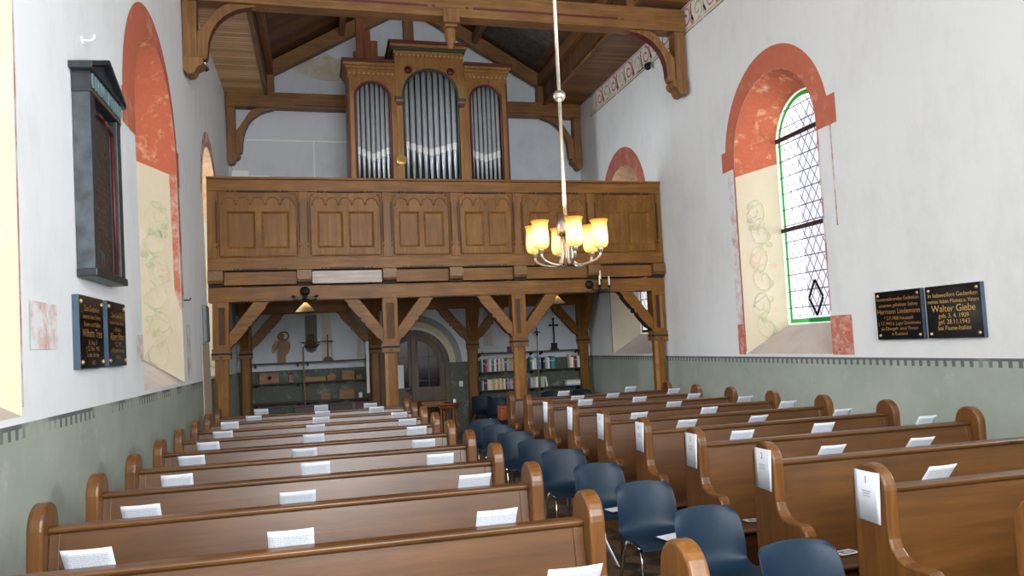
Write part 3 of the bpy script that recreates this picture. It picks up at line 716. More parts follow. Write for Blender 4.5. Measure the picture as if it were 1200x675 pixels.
mb = MB(); mb.box(XL_, XR_, YG - 0.045, YG + 0.11, 4.44, 4.625, 'gallery_wood'); mb.box(XL_ + 0.0, XR_, YG - 0.085, YG + 0.15, 4.625, 4.66, 'gallery_wood')
PANELS = [(-1.51, -0.285), (-0.135, 1.035), (1.185, 2.165), (2.295, 3.245), (3.395, 4.58), (4.735, 5.90)]
for a, b in PANELS:
    m_ = (a + b) / 2; L = (b - a) / 2
    mb.box(m_ - L * 0.5, m_ + L * 0.5, YG - 0.049, YG, 4.428, 4.458, 'red_brown')
    for q in (-1, 1):
        for e in (0.62, 0.72): mb.box(m_ + q * L * e - 0.016, m_ + q * L * e + 0.016, YG - 0.049, YG, 4.428, 4.464, 'red_brown')
mb.build('hand_rail', gal, bevel=0.006)
edges = [(XL_, PANELS[0][0])] + [(p[1], q[0]) for p, q in zip(PANELS, PANELS[1:])] + [(PANELS[-1][1], XR_)]
for a, b in edges:
    mb = MB(); mb.box(a, b, YG - 0.035, YG + 0.10, 3.375, 4.44, 'gallery_wood_upright')
    if a > XL_: mb.box(a - 0.004, a + 0.022, YG - 0.039, YG, 3.62, 4.28, 'red_brown'); mb.box(a - 0.004, a + 0.022, YG - 0.039, YG, 3.54, 3.575, 'red_brown')
    if b < XR_: mb.box(b - 0.022, b + 0.004, YG - 0.039, YG, 3.62, 4.28, 'red_brown'); mb.box(b - 0.022, b + 0.004, YG - 0.039, YG, 3.54, 3.575, 'red_brown')
    mb.build('stile', gal, bevel=0.004)
for (a, b), arcs in zip(PANELS, (5, 5, 4, 4, 5, 5)):
    W = b - a; c = (a + b) / 2; sw = W * 0.345; g = W * 0.075; zt, zb2 = 4.125, 3.535
    rects = [[(c - g / 2 - sw, zb2), (c - g / 2, zb2), (c - g / 2, zt), (c - g / 2 - sw, zt)], [(c + g / 2, zb2), (c + g / 2 + sw, zb2), (c + g / 2 + sw, zt), (c + g / 2, zt)]]
    mb = MB(); yf = YG + 0.0
    mb.holed([(a, 3.375), (b, 3.375), (b, 4.44), (a, 4.44)], rects, lambda x, z: (x, yf, z), 'gallery_wood_upright')
    pan = None
    for r in rects: mb.loft([(x, yf, z) for x, z in r], [(x, yf + 0.03, z) for x, z in r], 'gallery_wood_upright')
    mb.poly([(a, YG + 0.06, 3.375), (b, YG + 0.06, 3.375), (b, YG + 0.06, 4.44), (a, YG + 0.06, 4.44)], 'gallery_wood_upright')
    pan = mb.build('balustrade_panel', gal)
    for r in rects:
        x0, x1 = r[0][0], r[1][0]; mb = MB(); f = 0.035
        o_ = [(x0, zb2), (x1, zb2), (x1, zt), (x0, zt)]; i_ = [(x0 + f, zb2 + f), (x1 - f, zb2 + f), (x1 - f, zt - f), (x0 + f, zt - f)]
        mb.loft([(x, YG + 0.004, z) for x, z in o_], [(x, YG + 0.028, z) for x, z in i_], 'gallery_wood'); mb.poly([(x, YG + 0.028, z) for x, z in i_], 'gallery_wood_upright')
        mb.build('sunk_field', pan)
    mb = MB(); aw = (W - 0.12) / arcs; xs = a + 0.06
    for k in range(arcs):
        cx = xs + aw * (k + 0.5)
        full = [(cx - aw / 2, 4.225)] + [(cx - aw * 0.42 * math.cos(PI * i / 10), 4.265 + 0.085 * math.sin(PI * i / 10)) for i in range(11)] + [(cx + aw / 2, 4.225)]
        mb.tube([(x, YG - 0.002, z) for x, z in full], 0.011, 'gallery_wood', 6)
    for xx in (a + 0.03, b - 0.03): mb.tube([(xx, YG - 0.002, 3.42), (xx, YG - 0.002, 4.36), (xx + (0.05 if xx < c else -0.05), YG - 0.002, 4.41)], 0.011, 'gallery_wood', 6)
    mb.tube([(a + 0.05, YG - 0.002, 3.41), (b - 0.05, YG - 0.002, 3.41)], 0.014, 'gallery_wood', 6)
    mb.build('arcaded_moulding', pan)

# ------------------------------------------------------------------ organ
YO = 14.8; org = thing('pipe_organ', 'brown pipe organ with three arched fields of tin pipes on the gallery', 'organ', (2.26, YO, 3.23))
TW = [dict(x0=0.64, x1=1.57, a0=0.785, a1=1.462, zt=7.55, at=7.17, trim='red_trim', n=7, mc=5.63, ms=5.76),
      dict(x0=1.57, x1=2.965, a0=1.73, a1=2.82, zt=7.95, at=7.45, trim='green_trim', n=9, mc=5.735, ms=5.875),
      dict(x0=2.965, x1=3.875, a0=3.085, a1=3.73, zt=7.58, at=7.19, trim='red_trim', n=7, mc=5.65, ms=5.74)]
mb = MB(); mb.box(0.66, 3.85, YO + 0.35, YO + 0.40, 3.232, 7.5, 'organ_back'); mb.box(0.64, 0.70, YO + 0.06, YO + 1.15, 3.232, 7.5, 'organ_wood'); mb.box(3.815, 3.875, YO + 0.06, YO + 1.15, 3.232, 7.5, 'organ_wood')
mb.box(0.64, 3.875, YO + 1.1, YO + 1.15, 3.232, 7.5, 'organ_wood'); mb.box(0.64, 3.875, YO, YO + 1.15, 3.235, 5.0, 'organ_wood'); mb.box(0.66, 3.85, YO + 0.06, YO + 1.1, 7.45, 7.5, 'organ_wood'); mb.build('case_body', org, bevel=0.005)
for k, t in enumerate(TW):
    x0, x1, a0, a1 = t['x0'], t['x1'], t['a0'], t['a1']; c, r = (a0 + a1) / 2, (a1 - a0) / 2; zs = t['at'] - r * 0.92; yo = YO - (0.05 if k == 1 else 0)
    arc = [(c + r * math.cos(PI * i / 18), zs + r * 0.92 * math.sin(PI * i / 18)) for i in range(19)]
    hole = [(a0, 5.05), (a1, 5.05)] + arc
    mb = MB(); ztop = t['zt'] - 0.02
    mb.holed([(x0, 5.0), (x1, 5.0), (x1, ztop), (x0, ztop)], [hole], lambda x, z: (x, yo, z), 'organ_wood')
    mb.loft([(x, yo, z) for x, z in hole], [(x, yo + 0.07, z) for x, z in hole], 'organ_wood')
    for xx, s2 in ((x0, 1), (x1, -1)): mb.poly([(xx, yo, 5.0), (xx, yo + 0.3, 5.0), (xx, yo + 0.3, ztop), (xx, yo, ztop)], 'organ_wood')
    tow = mb.build('tower_front', org)
    mb = MB(); mb.tube([(a0, yo - 0.008, 5.05)] + [(x, yo - 0.008, z) for x, z in arc[::-1]] + [(a1, yo - 0.008, 5.05)], 0.024, t['trim'], 8); mb.build('arch_moulding', tow)
    mb = MB(); zt = t['zt']; e = 0.06 if k == 1 else 0.03
    xa, xb = (x0 - (0.11 if k == 0 else e)), (x1 + (0.11 if k == 2 else e))
    if k == 1: xa, xb = x0 - 0.12, x1 + 0.10
    if k == 0: xb = x1 - 0.005
    if k == 2: xa = x1 - (x1 - x0) + 0.005
    for d, za, zb_, m in ((0.0, -0.20, -0.13, 'organ_wood'), (0.03, -0.13, -0.07, 'green_trim' if k == 1 else 'organ_wood'), (0.07, -0.07, -0.01, 'organ_wood'), (0.10, -0.01, 0.05, 'red_trim')):
        i = 0.10 - d; mb.box(xa + (i if k != 2 else 0), xb - (i if k != 0 else 0), yo - d - 0.02, YO + 0.9, zt + za, zt + zb_, m)
    mb.build('cornice', tow, bevel=0.008)
    mb = MB(); nb = int((x1 - x0) / 0.085); mb.box(x0 + 0.02, x1 - 0.02, yo - 0.012, yo, zt - 0.25, zt - 0.20, 'organ_wood')
    for i in range(nb):
        cx = x0 + (i + 0.5) * (x1 - x0) / nb; mb.box(cx - 0.018, cx + 0.018, yo - 0.035, yo, zt - 0.245, zt - 0.205, 'gold')
    mb.build('dentil_moulding', tow)
    if k != 1:
        mb = MB(); mb.box(x0 + 0.03, x1 - 0.03, yo - 0.012, yo, zt - 0.30, zt - 0.27, 'organ_wood')
        mb.tube([(c - r - 0.02, yo - 0.004, zs + 0.12)] + [(c + (r + 0.06) * math.cos(PI - PI * i / 14), yo - 0.004, zs + 0.05 + r * math.sin(PI * i / 14)) for i in range(1, 14)] + [(c + r + 0.02, yo - 0.004, zs + 0.12)], 0.010, 'organ_wood', 6); mb.build('label_moulding', tow)
        xe = x0 + 0.02 if k == 0 else x1 - 0.02; mb = MB(); mb.box(xe - 0.02, xe + 0.02, yo - 0.006, yo + 0.01, 5.0, 7.25, 'red_trim'); mb.build('painted_edge', tow)
    else:
        for rx in (x0 + 0.27, x1 - 0.27):
            mb = MB(); mb.lathe([(0.0, -0.05), (0.045, -0.045), (0.07, -0.02), (0.085, 0.0)], (rx, yo, 7.43), 'red_trim', 6, axis='y'); mb.build('rosette', tow)
    # pipes
    n = t['n']; w = (a1 - a0) / n
    for i in range(n):
        cx = a0 + w * (i + 0.5); f = abs(i - (n - 1) / 2) / ((n - 1) / 2); zm = t['mc'] + (t['ms'] - t['mc']) * f; cy = yo + 0.16; R_ = w * 0.415
        ztp = min(zs + r * 0.92 * math.sqrt(max(0, 1 - ((cx - c) / r) ** 2)) + 0.12, t['at'] + 0.1)
        mb = MB(); mb.lathe([(R_ * 0.28, 5.0), (R_ * 0.98, zm), (R_, zm + 0.02), (R_, ztp)], (cx, cy, 0), 'tin', 14)
        pipe = mb.build('organ_pipe', org)
        mb = MB(); mb.lathe([(R_ * 1.0, zm - 0.02), (R_ * 1.06, zm), (R_ * 1.06, zm + 0.115), (R_ * 1.0, zm + 0.125)], (cx, cy, 0), 'tin_bright', 14); mb.build('pipe_mouth', pipe)
for cx in (1.645, 2.895):
    mb = MB(); yo = YO - 0.06; mb.box(cx - 0.055, cx + 0.055, yo - 0.03, yo + 0.05, 5.0, 6.68, 'organ_wood'); mb.box(cx - 0.02, cx + 0.02, yo - 0.036, yo - 0.03, 5.05, 6.6, 'ochre')
    mb.box(cx - 0.09, cx + 0.09, yo - 0.07, yo + 0.05, 6.80, 6.86, 'green_trim'); mb.box(cx - 0.075, cx + 0.075, yo - 0.055, yo + 0.05, 6.76, 6.80, 'organ_wood'); mb.prism([(cx - 0.07, 6.76), (cx + 0.07, 6.76), (cx + 0.04, 6.68), (cx - 0.04, 6.68)], 'y', yo - 0.06, yo + 0.05, 'red_trim')
    mb.build('column', org, bevel=0.006)
mb = MB(); mb.lathe([(0.0, -0.03), (0.09, -0.028), (0.105, -0.015), (0.105, 0.0)], (1.645, YO - 0.105, 5.57), 'gold', 20, axis='y'); d = mb.build('round_disc', org); d['label'] = 'pale golden disc'
for x0, x1, z1 in ((0.79, 0.85, 7.92), (0.852, 1.00, 8.62), (1.002, 1.14, 8.38), (1.142, 1.28, 8.16), (1.282, 1.42, 7.84)):
    mb = MB(); mb.box(x0, x1, YO + 0.35, YO + 0.5, 7.5, z1, 'pipe_wood'); mb.build('wooden_pipe', org, bevel=0.006)
# ------------------------------------------------------------------ pews
PEW_L = 2.65
def end_profile():
    p = [(0.125, 0.0), (0.128, 0.5), (0.125, 1.036)]
    p += [(0.123 * math.cos(a), 1.036 + 0.122 * math.sin(a)) for a in [PI * i / 14 for i in range(1, 14)]]
    p += [(-0.124, 1.036), (-0.124, 0.85), (-0.127, 0.80), (-0.142, 0.755), (-0.172, 0.722), (-0.215, 0.704), (-0.27, 0.700), (-0.33, 0.706), (-0.372, 0.702), (-0.398, 0.682), (-0.408, 0.652), (-0.402, 0.62), (-0.380, 0.598), (-0.350, 0.588), (-0.338, 0.56), (-0.345, 0.45), (-0.36, 0.2), (-0.375, 0.0)]
    return p
def make_pew():
    t = thing('pew', '', 'pew', (0, 0, 0))
    for x0 in (0.0, PEW_L - 0.075):
        mb = MB(); mb.prism(end_profile(), 'x', x0, x0 + 0.075, 'pew_end_wood'); mb.build('pew_end', t, bevel=0.014, seg=3, local=True)
    a, b = 0.075, PEW_L - 0.075
    mb = MB(); mb.prism([(-0.105, 0.42), (-0.022, 1.006), (0.012, 1.006), (-0.07, 0.42), (-0.07, 0.10), (-0.105, 0.10)], 'x', a, b, 'pew_wood')
    for q0, q1 in ((a, a + 0.05), (b - 0.05, b)): mb.prism([(-0.111, 0.46), (-0.030, 1.0), (-0.015, 1.0), (-0.09, 0.46)], 'x', q0, q1, 'pew_wood')
    mb.build('backrest', t, bevel=0.004, local=True)
    mb = MB(); mb.prism([(-0.036, 1.003), (-0.043, 1.012), (-0.043, 1.026), (-0.034, 1.036), (0.034, 1.036), (0.043, 1.026), (0.043, 1.012), (0.03, 1.003)], 'x', a, b, 'pew_wood'); mb.build('cap_rail', t, bevel=0.003, local=True)
    mb = MB(); mb.prism([(-0.40, 0.43), (-0.41, 0.445), (-0.40, 0.462), (-0.10, 0.450), (-0.10, 0.42)], 'x', a, b, 'pew_wood'); mb.build('seat', t, bevel=0.003, local=True)
    mb = MB(); mb.prism([(0.014, 0.955), (0.13, 0.905), (0.145, 0.925), (0.15, 0.92), (0.135, 0.885), (0.014, 0.935)], 'x', a, b, 'pew_wood'); mb.build('book_rest', t, local=True)
    mb = MB(); mb.box(a, b, -0.33, -0.30, 0.06, 0.43, 'pew_wood') if False else mb.box(PEW_L / 2 - 0.025, PEW_L / 2 + 0.025, -0.36, -0.03, 0.0, 0.43, 'pew_end_wood'); mb.build('seat_bearer', t, bevel=0.006, local=True)
    return t
def rowname(k): return ORD[k]
pews = {}
proto = None
XP = {'L': -1.42, 'R': 2.726}
for side, word in (('L', 'left'), ('R', 'right')):
    for k in range(10):
        y = Y0 + S * k
        lab = 'brown wooden pew in the %s row of the %s block' % (ORD[k], word)
        g = '%s block of pews' % word
        if proto is None:
            proto = make_pew(); proto.location = (XP[side], y, 0); proto['label'] = lab; proto['group'] = g
        else: dup(proto, (XP[side], y, 0), lab, g)

# ------------------------------------------------------------------ leaflets leaning over the pew backs
LW, LH = 0.19, 0.148
def make_leaflet():
    mb = MB(); nx, ny = 6, 4; g = [[mb.bm.verts.new((-LW / 2 + LW * i / nx, -LH / 2 + LH * j / ny, 0.004 * math.sin(PI * i / nx) * (j / ny))) for i in range(nx + 1)] for j in range(ny + 1)]
    mi = mb.mi('leaflet')
    for j in range(ny):
        for i in range(nx):
            f = mb.bm.faces.new((g[j][i], g[j][i + 1], g[j + 1][i + 1], g[j + 1][i])); f.material_index = mi; f.smooth = True
    o = mb.build('leaflet'); so = o.modifiers.new('sheet', 'SOLIDIFY'); so.thickness = 0.0008; so.offset = 1
    return o
LE = {'L': {0: [0.80], 1: [-0.92, -0.14, 0.76], 2: [-0.93, -0.14, 0.85], 3: [-0.92, -0.05, 0.80], 4: [-0.98, -0.14, 0.81], 5: [-0.99, -0.08, 0.87], 6: [-0.98, -0.07, 0.89], 7: [-1.02, -0.01, 0.90], 8: [-0.84, 0.01, 0.70], 9: [-0.82, -0.01, 0.68]},
      'R': {1: [3.19], 2: [3.26, 3.96], 3: [3.18, 3.91, 4.91], 4: [3.20, 3.93, 4.84], 5: [3.16, 3.96, 4.90], 6: [4.03, 4.97], 7: [3.27, 4.02, 4.80], 8: [3.50, 4.03, 4.98], 9: [3.61, 4.72]}}
lp = None
for side, word in (('L', 'left'), ('R', 'right')):
    for k, xs in LE[side].items():
        for i, x in enumerate(xs):
            if side == 'L': place = 'aisle end' if x > 0.5 else ('middle' if x > -0.4 else 'wall end')
            else: place = 'aisle end' if x < 3.6 or (k == 9 and x < 4) else ('wall end' if x > 4.5 else 'middle')
            lab = 'white leaflet leaning at the %s of the %s pew, %s block' % (place, ORD[k], word)
            g = 'leaflets on the %s pews' % word
            jit = 0.06 * math.sin(17.3 * k + 5.1 * i + (3 if side == 'R' else 0)); tilt = math.radians(33 + 4 * math.sin(3.3 * k + i))
            if side == 'R': tilt = math.radians(38 + 4 * math.sin(3.3 * k + i))
            vis = 0.092 + 0.008 * math.sin(2.1 * k + 1.7 * i)
            d = Vector((0, -math.sin(tilt), math.cos(tilt)))        # up along the sheet, top towards the nave front
            cpt = Vector((x, Y0 + S * k + 0.0445, 1.034)); ctr = cpt + d * (vis - LH / 2)
            R_ = Matrix.Rotation(jit, 3, 'Z') @ Matrix.Rotation(PI / 2 + tilt, 3, 'X')
            if lp is None: lp = make_leaflet(); o = lp
            else: o = lp.copy(); COL.objects.link(o)
            o.location = ctr; o.rotation_euler = R_.to_euler(); tag(o, lab, 'leaflet', g)

# ------------------------------------------------------------------ numbered sheets on the aisle ends, photo cards on seats
for k in range(1, 8):
    y = Y0 + S * k; t = thing('number_sheet', 'white sheet numbered %d on the aisle end of the %s pew, right block' % (k, ORD[k]), 'paper sheet', (2.7225, y - 0.0, 0.99), 'number sheets on the right pew ends')
    mb = MB(); yo = 0.085 if k > 1 else 0.10
    n = 6; A = [(2.7268 - 0.006 * math.sin(PI * i / n) - 0.001, y + yo - 0.19 * i / n, 1.118) for i in range(n + 1)]; B = [(2.7255 - 0.012 * (i / n) * (i / n) - 0.001, y + yo - 0.19 * i / n, 0.862) for i in range(n + 1)]
    mb.loft(A, B, 'white_paper', closed=False, smooth=True); o = mb.build('paper', t); so = o.modifiers.new('sheet', 'SOLIDIFY'); so.thickness = 0.0006; so.offset = 0
    mb = MB(); txt(mb, str(k), 0.055, 'print_dark', (2.7170, y + yo - 0.095, 1.055), (0, -1, 0), (0.0, 0, 1)); mb.build('number', t)
    mb = MB()
    for j, wl in enumerate((0.07, 0.05, 0.06)):
        z = 1.015 - j * 0.013; mb.poly([(2.7170, y + yo - 0.095 + wl / 2, z), (2.7170, y + yo - 0.095 - wl / 2, z), (2.7170, y + yo - 0.095 - wl / 2, z + 0.005), (2.7170, y + yo - 0.095 + wl / 2, z + 0.005)], 'print_grey')
    mb.build('small_print', t)
mb = MB(); y = Y0 + S; A = [(1.2292, y + 0.02 - 0.1 * i / 4, 1.10) for i in range(5)]; Bm = [(1.238, y + 0.03 - 0.13 * i / 4, 0.95) for i in range(5)]; B = [(1.27 + 0.004 * i, y + 0.02 - 0.15 * i / 4, 0.83) for i in range(5)]
mb.loft(A, Bm, 'white_paper', False, True); mb.loft(Bm, B, 'white_paper', False, True); o = mb.build('paper_sheet', weld=True); so = o.modifiers.new('sheet', 'SOLIDIFY'); so.thickness = 0.0008
tag(o, 'curled white sheet hanging at the aisle end of the second pew, left block', 'paper sheet')
for x, y, rz, w in ((3.16, 4.20, 0.12, 'third'), (3.12, 5.17, -0.05, 'fourth')):
    t = thing('photo_card', 'small white photo card lying on the seat of the %s pew, right block' % w, 'card', (x, y, 0.4615), 'photo cards on the right pew seats', rot=(-0.032, 0, rz))
    mb = MB(); mb.box(-0.075, 0.075, -0.05, 0.05, 0.0, 0.0012, 'white_paper'); mb.build('card', t, local=True)
    mb = MB(); mb.poly([(-0.045, -0.032, 0.0016), (0.06, -0.032, 0.0016), (0.06, 0.032, 0.0016), (-0.045, 0.032, 0.0016)], 'print_dark'); mb.poly([(-0.03, -0.01, 0.0019), (0.02, -0.022, 0.0019), (0.05, 0.0, 0.0019), (0.01, 0.022, 0.0019)], 'print_grey'); mb.build('picture', t, local=True)

# ------------------------------------------------------------------ moulded shell chairs
def make_chair(shell='chair_shell'):
    t = thing('shell_chair', '', 'chair', (0, 0, 0))
    prof = [(-0.50, 0.425, 0.205), (-0.485, 0.447, 0.222), (-0.42, 0.452, 0.232), (-0.32, 0.440, 0.236), (-0.22, 0.430, 0.236), (-0.14, 0.437, 0.236), (-0.085, 0.465, 0.236), (-0.055, 0.52, 0.235), (-0.04, 0.60, 0.231), (-0.022, 0.68, 0.229), (-0.006, 0.75, 0.224), (0.003, 0.785, 0.213), (0.006, 0.805, 0.192)]
    mb = MB(); nu = 12; rows = []
    for j, (y, z, w) in enumerate(prof):
        row = []
        for i in range(nu + 1):
            u = -1 + 2 * i / nu; e = abs(u) ** 2.6
            back = min(1, max(0, (z - 0.44) / 0.1)) if y > -0.2 else 0
            row.append(mb.bm.verts.new((w * u, y - 0.065 * e * back * (1 if z < 0.72 else (0.83 - z) / 0.11), z + (0.028 * e * (1 - back) if y > -0.47 else 0.0) - (0.02 * u * u if j >= 11 else 0))))
        rows.append(row)
    mi = mb.mi(shell)
    for A, B in zip(rows, rows[1:]):
        for i in range(nu):
            f = mb.bm.faces.new((A[i], A[i + 1], B[i + 1], B[i])); f.material_index = mi; f.smooth = True
    o = mb.build('shell', t, local=True); so = o.modifiers.new('wall', 'SOLIDIFY'); so.thickness = 0.007; so.offset = 0; ss = o.modifiers.new('soft', 'SUBSURF'); ss.levels = 1; ss.render_levels = 2
    for sx in (-1, 1):
        mb = MB(); mb.tube([(sx * 0.21, -0.45, 0.0), (sx * 0.185, -0.40, 0.34), (sx * 0.175, -0.37, 0.41)], 0.0105, 'chrome', 8); mb.build('leg', t, local=True)
        mb = MB(); mb.tube([(sx * 0.21, 0.02, 0.0), (sx * 0.185, -0.07, 0.34), (sx * 0.175, -0.12, 0.41)], 0.0105, 'chrome', 8); mb.build('leg', t, local=True)
        mb = MB(); mb.tube([(sx * 0.175, -0.37, 0.41), (sx * 0.175, -0.24, 0.412), (sx * 0.175, -0.12, 0.41)], 0.0105, 'chrome', 8); mb.build('side_rail', t, local=True)
    for yy in (-0.36, -0.13):
        mb = MB(); mb.tube([(-0.175, yy, 0.405), (0.175, yy, 0.405)], 0.009, 'chrome', 8); mb.build('cross_bar', t, local=True)
    return t
ch = make_chair(); first = True
for i, (x, y) in enumerate([(2.29, 3.46), (2.27, 4.36), (2.28, 5.30), (2.28, 6.26), (2.28, 7.22), (2.27, 8.12), (2.25, 9.0), (2.25, 9.9), (2.27, 10.8)]):
    lab = 'dark blue shell chair in the aisle, %s one from the camera' % ('first' if i == 0 else ORD[i])
    rz = 0.03 * math.sin(i * 2.7)
    if first: ch.location = (x, y, 0); ch.rotation_euler = (0, 0, rz); ch['label'] = lab; ch['group'] = 'aisle chairs'; first = False
    else: dup(ch, (x, y, 0), lab, 'aisle chairs', (0, 0, rz))
for x, y, w in ((3.30, 15.95, 'beside the gallery rear post'), (3.44, 15.05, 'just before another by the rear post')):
    dup(ch, (x, y, 0), 'dark blue shell chair below the books, ' + w, 'chairs under the gallery', (0, 0, 0.02))
for x, y, w in ((4.05, 15.95, 'partly behind the third front post'), (4.88, 16.08, 'below the pole with the iron head'), (5.60, 16.08, 'near the corner rear post')):
    dup(ch, (x, y, 0), 'dark blue shell chair against the back wall, ' + w, 'chairs under the gallery', (0, 0, 0.05))
ch2 = None
def make_low_chair():
    t = thing('upholstered_chair', '', 'chair', (0, 0, 0))
    mb = MB(); mb.box(-0.23, 0.23, -0.45, -0.02, 0.42, 0.47, 'chair_dark'); mb.build('seat', t, bevel=0.015, local=True)
    mb = MB(); mb.box(-0.22, 0.22, -0.03, 0.015, 0.50, 0.80, 'chair_dark'); mb.build('backrest', t, bevel=0.012, local=True)
    mb = MB(); mb.box(-0.235, 0.235, -0.035, 0.02, 0.80, 0.825, 'book_maroon'); mb.build('top_rail', t, bevel=0.006, local=True)
    for sx in (-1, 1):
        for yy in (-0.42, 0.0):
            mb = MB(); mb.box(sx * 0.21 - 0.014, sx * 0.21 + 0.014, yy - 0.014, yy + 0.014, 0.0, 0.42 if yy < -0.1 else 0.80, 'old_wood'); mb.build('leg', t, bevel=0.004, local=True)
    return t
for x, w in ((-1.02, 'below the flat wooden box'), (-0.32, 'behind the tall thin pole'), (0.36, 'below the small carved hut'), (0.90, 'beside the second rear post')):
    lab = 'dark chair with maroon top rail under the craft shelves, ' + w
    if ch2 is None: ch2 = make_low_chair(); ch2.location = (x, 15.85, 0); ch2['label'] = lab; ch2['group'] = 'chairs by the craft shelves'
    else: dup(ch2, (x, 15.85, 0), lab, 'chairs by the craft shelves')
# loose papers on two chair seats
for x, y, w in ((2.34, 4.96, 'third'), (2.33, 5.93, 'fourth')):
    mb = MB(); mb.box(-0.09, 0.09, -0.06, 0.06, 0.0, 0.0015, 'white_paper'); o = mb.build('paper_sheet'); o.location = (x, y, 0.468); o.rotation_euler = (0.02, 0, 0.25)
    tag(o, 'white paper lying on the seat of the %s aisle chair from the camera' % w, 'paper sheet')

# ------------------------------------------------------------------ chandelier
CX, CY = 2.115, 6.25
chn = thing('chandelier', 'six armed nickel chandelier with amber glass shades on a long rod', 'chandelier', (CX, CY, 2.5))
mb = MB(); mb.tube([(CX, CY, 2.93), (CX, CY, RZ - 0.03)], 0.016, 'brushed_nickel', 10); mb.build('rod', chn)
mb = MB(); mb.lathe([(0.01, -0.055), (0.035, -0.045), (0.055, -0.015), (0.055, 0.015), (0.035, 0.045), (0.01, 0.055)], (CX, CY, 4.04), 'brushed_nickel', 20); mb.build('ball', chn)
mb = MB(); mb.lathe([(0.016, 2.97), (0.03, 2.95), (0.06, 2.925), (0.078, 2.885), (0.082, 2.84), (0.080, 2.79), (0.074, 2.79), (0.072, 2.84), (0.02, 2.90)], (CX, CY, 0), 'brushed_nickel', 24); mb.build('bell_cap', chn)
a_cam = math.atan2(-CY, -CX); lamps = []
for k in range(6):
    a = a_cam + math.radians(13) + k * PI / 3; ca, sa = math.cos(a), math.sin(a)
    P = lambda r, z: (CX + ca * r, CY + sa * r, z)
    path = [P(0.045, 2.82), P(0.045, 2.68), P(0.048, 2.60), P(0.062, 2.545), P(0.095, 2.52), P(0.15, 2.522), P(0.21, 2.535), P(0.265, 2.555), P(0.295, 2.585), P(0.30, 2.63)]
    mb = MB(); mb.tube(path, 0.0115, 'brushed_nickel', 8); arm = mb.build('arm', chn)
    mb = MB(); mb.lathe([(0.012, 2.61), (0.022, 2.62), (0.026, 2.64), (0.03, 2.655)], P(0.30, 0), 'brushed_nickel', 14); mb.build('shade_holder', arm)
    mb = MB(); mb.lathe([(0.02, 2.650), (0.045, 2.653), (0.063, 2.668), (0.071, 2.695), (0.073, 2.74), (0.070, 2.79), (0.066, 2.835), (0.067, 2.865), (0.074, 2.885), (0.079, 2.895)], P(0.30, 0), 'amber_glass', 28, cap=False)
    o = mb.build('shade', chn); so = o.modifiers.new('glass', 'SOLIDIFY'); so.thickness = 0.003
    mb = MB(); mb.lathe([(0.008, 2.66), (0.012, 2.70), (0.024, 2.735), (0.026, 2.76), (0.018, 2.785), (0.004, 2.795)], P(0.30, 0), 'bulb', 12); mb.build('bulb', chn)
    lamps.append(P(0.30, 2.835))

# ------------------------------------------------------------------ sconces on the gallery beam, candles, hanging lamps
def sconce(x, label, disc):
    yb = YG - (0.10 if disc else 0.01)
    t = thing('wall_sconce', label, 'sconce', (x, yb, 2.75))
    mb = MB(); mb.lathe([(0.0, -0.05), (0.035, -0.045), (0.07, -0.02), (0.076, 0.0), (0.06, 0.012)], (x - (0 if disc else 0.20), yb - 0.02, 2.835), 'black_iron', 18, axis='y'); mb.build('boss', t)
    xc = x - (0 if disc else 0.05)
    mb = MB(); mb.tube([(x - (0 if disc else 0.20), yb - 0.03, 2.82), (xc - (0 if disc else 0.1), yb - 0.07, 2.74), (xc, yb - 0.10, 2.715)], 0.012, 'black_iron', 8); mb.lathe([(0.0, -0.05), (0.03, -0.04), (0.045, -0.01), (0.03, 0.02), (0.0, 0.03)], (xc, yb - 0.11, 2.715), 'black_iron', 12); mb.build('stem', t)
    cups = []
    for ex, ey in (((-0.17, -0.10), (0.17, -0.10), (0.0, -0.20)) if disc else ((-0.02, -0.10), (0.15, -0.12), (0.02, 0.0))):
        zt = 2.745 if disc else (2.80 if ey > -0.05 or ex < 0.1 else 2.79)
        if not disc and ey == 0.0: zt = 2.90
        mb = MB(); mb.tube([(xc, yb - 0.11, 2.715), (xc + ex * 0.5, yb - 0.11 + ey * 0.3, 2.68), (xc + ex, yb - 0.11 + ey * 0.6, 2.70), (xc + ex, yb - 0.11 + ey * 0.6, zt - 0.015)], 0.010, 'black_iron', 8)
        for s_ in (-1, 1): mb.poly([(xc + ex * 0.6, yb - 0.13, 2.69), (xc + ex * 0.6 + 0.05 * s_, yb - 0.135, 2.73), (xc + ex * 0.6 + 0.01 * s_, yb - 0.14, 2.75)], 'plate_green' if disc else 'black_iron')
        a = mb.build('arm', t)
        mb = MB(); mb.lathe([(0.008, -0.02), (0.035, -0.012), (0.045, 0.0), (0.02, 0.002), (0.018, 0.015), (0.012, 0.015)], (xc + ex, yb - 0.11 + ey * 0.6, zt), 'black_iron', 14); mb.build('drip_pan', a)
        cups.append((xc + ex, yb - 0.11 + ey * 0.6, zt + 0.0155))
    return cups
sconce(-0.212, 'dark iron sconce with a round boss on the gallery beam, candleless', True)
cups = sconce(4.76, 'dark iron sconce holding three white candles on the gallery beam', False)
for (x, y, z), w in zip(cups, ('front one on the inner arm', 'one on the outer arm', 'highest one at the back')):
    mb = MB(); mb.lathe([(0.014, 0), (0.0145, 0.05), (0.013, 0.145), (0.009, 0.155)], (x, y, z), 'candle_wax', 12); o = mb.build('candle'); tag(o, 'white candle in the gallery beam sconce, ' + w, 'candle', 'gallery sconce candles')
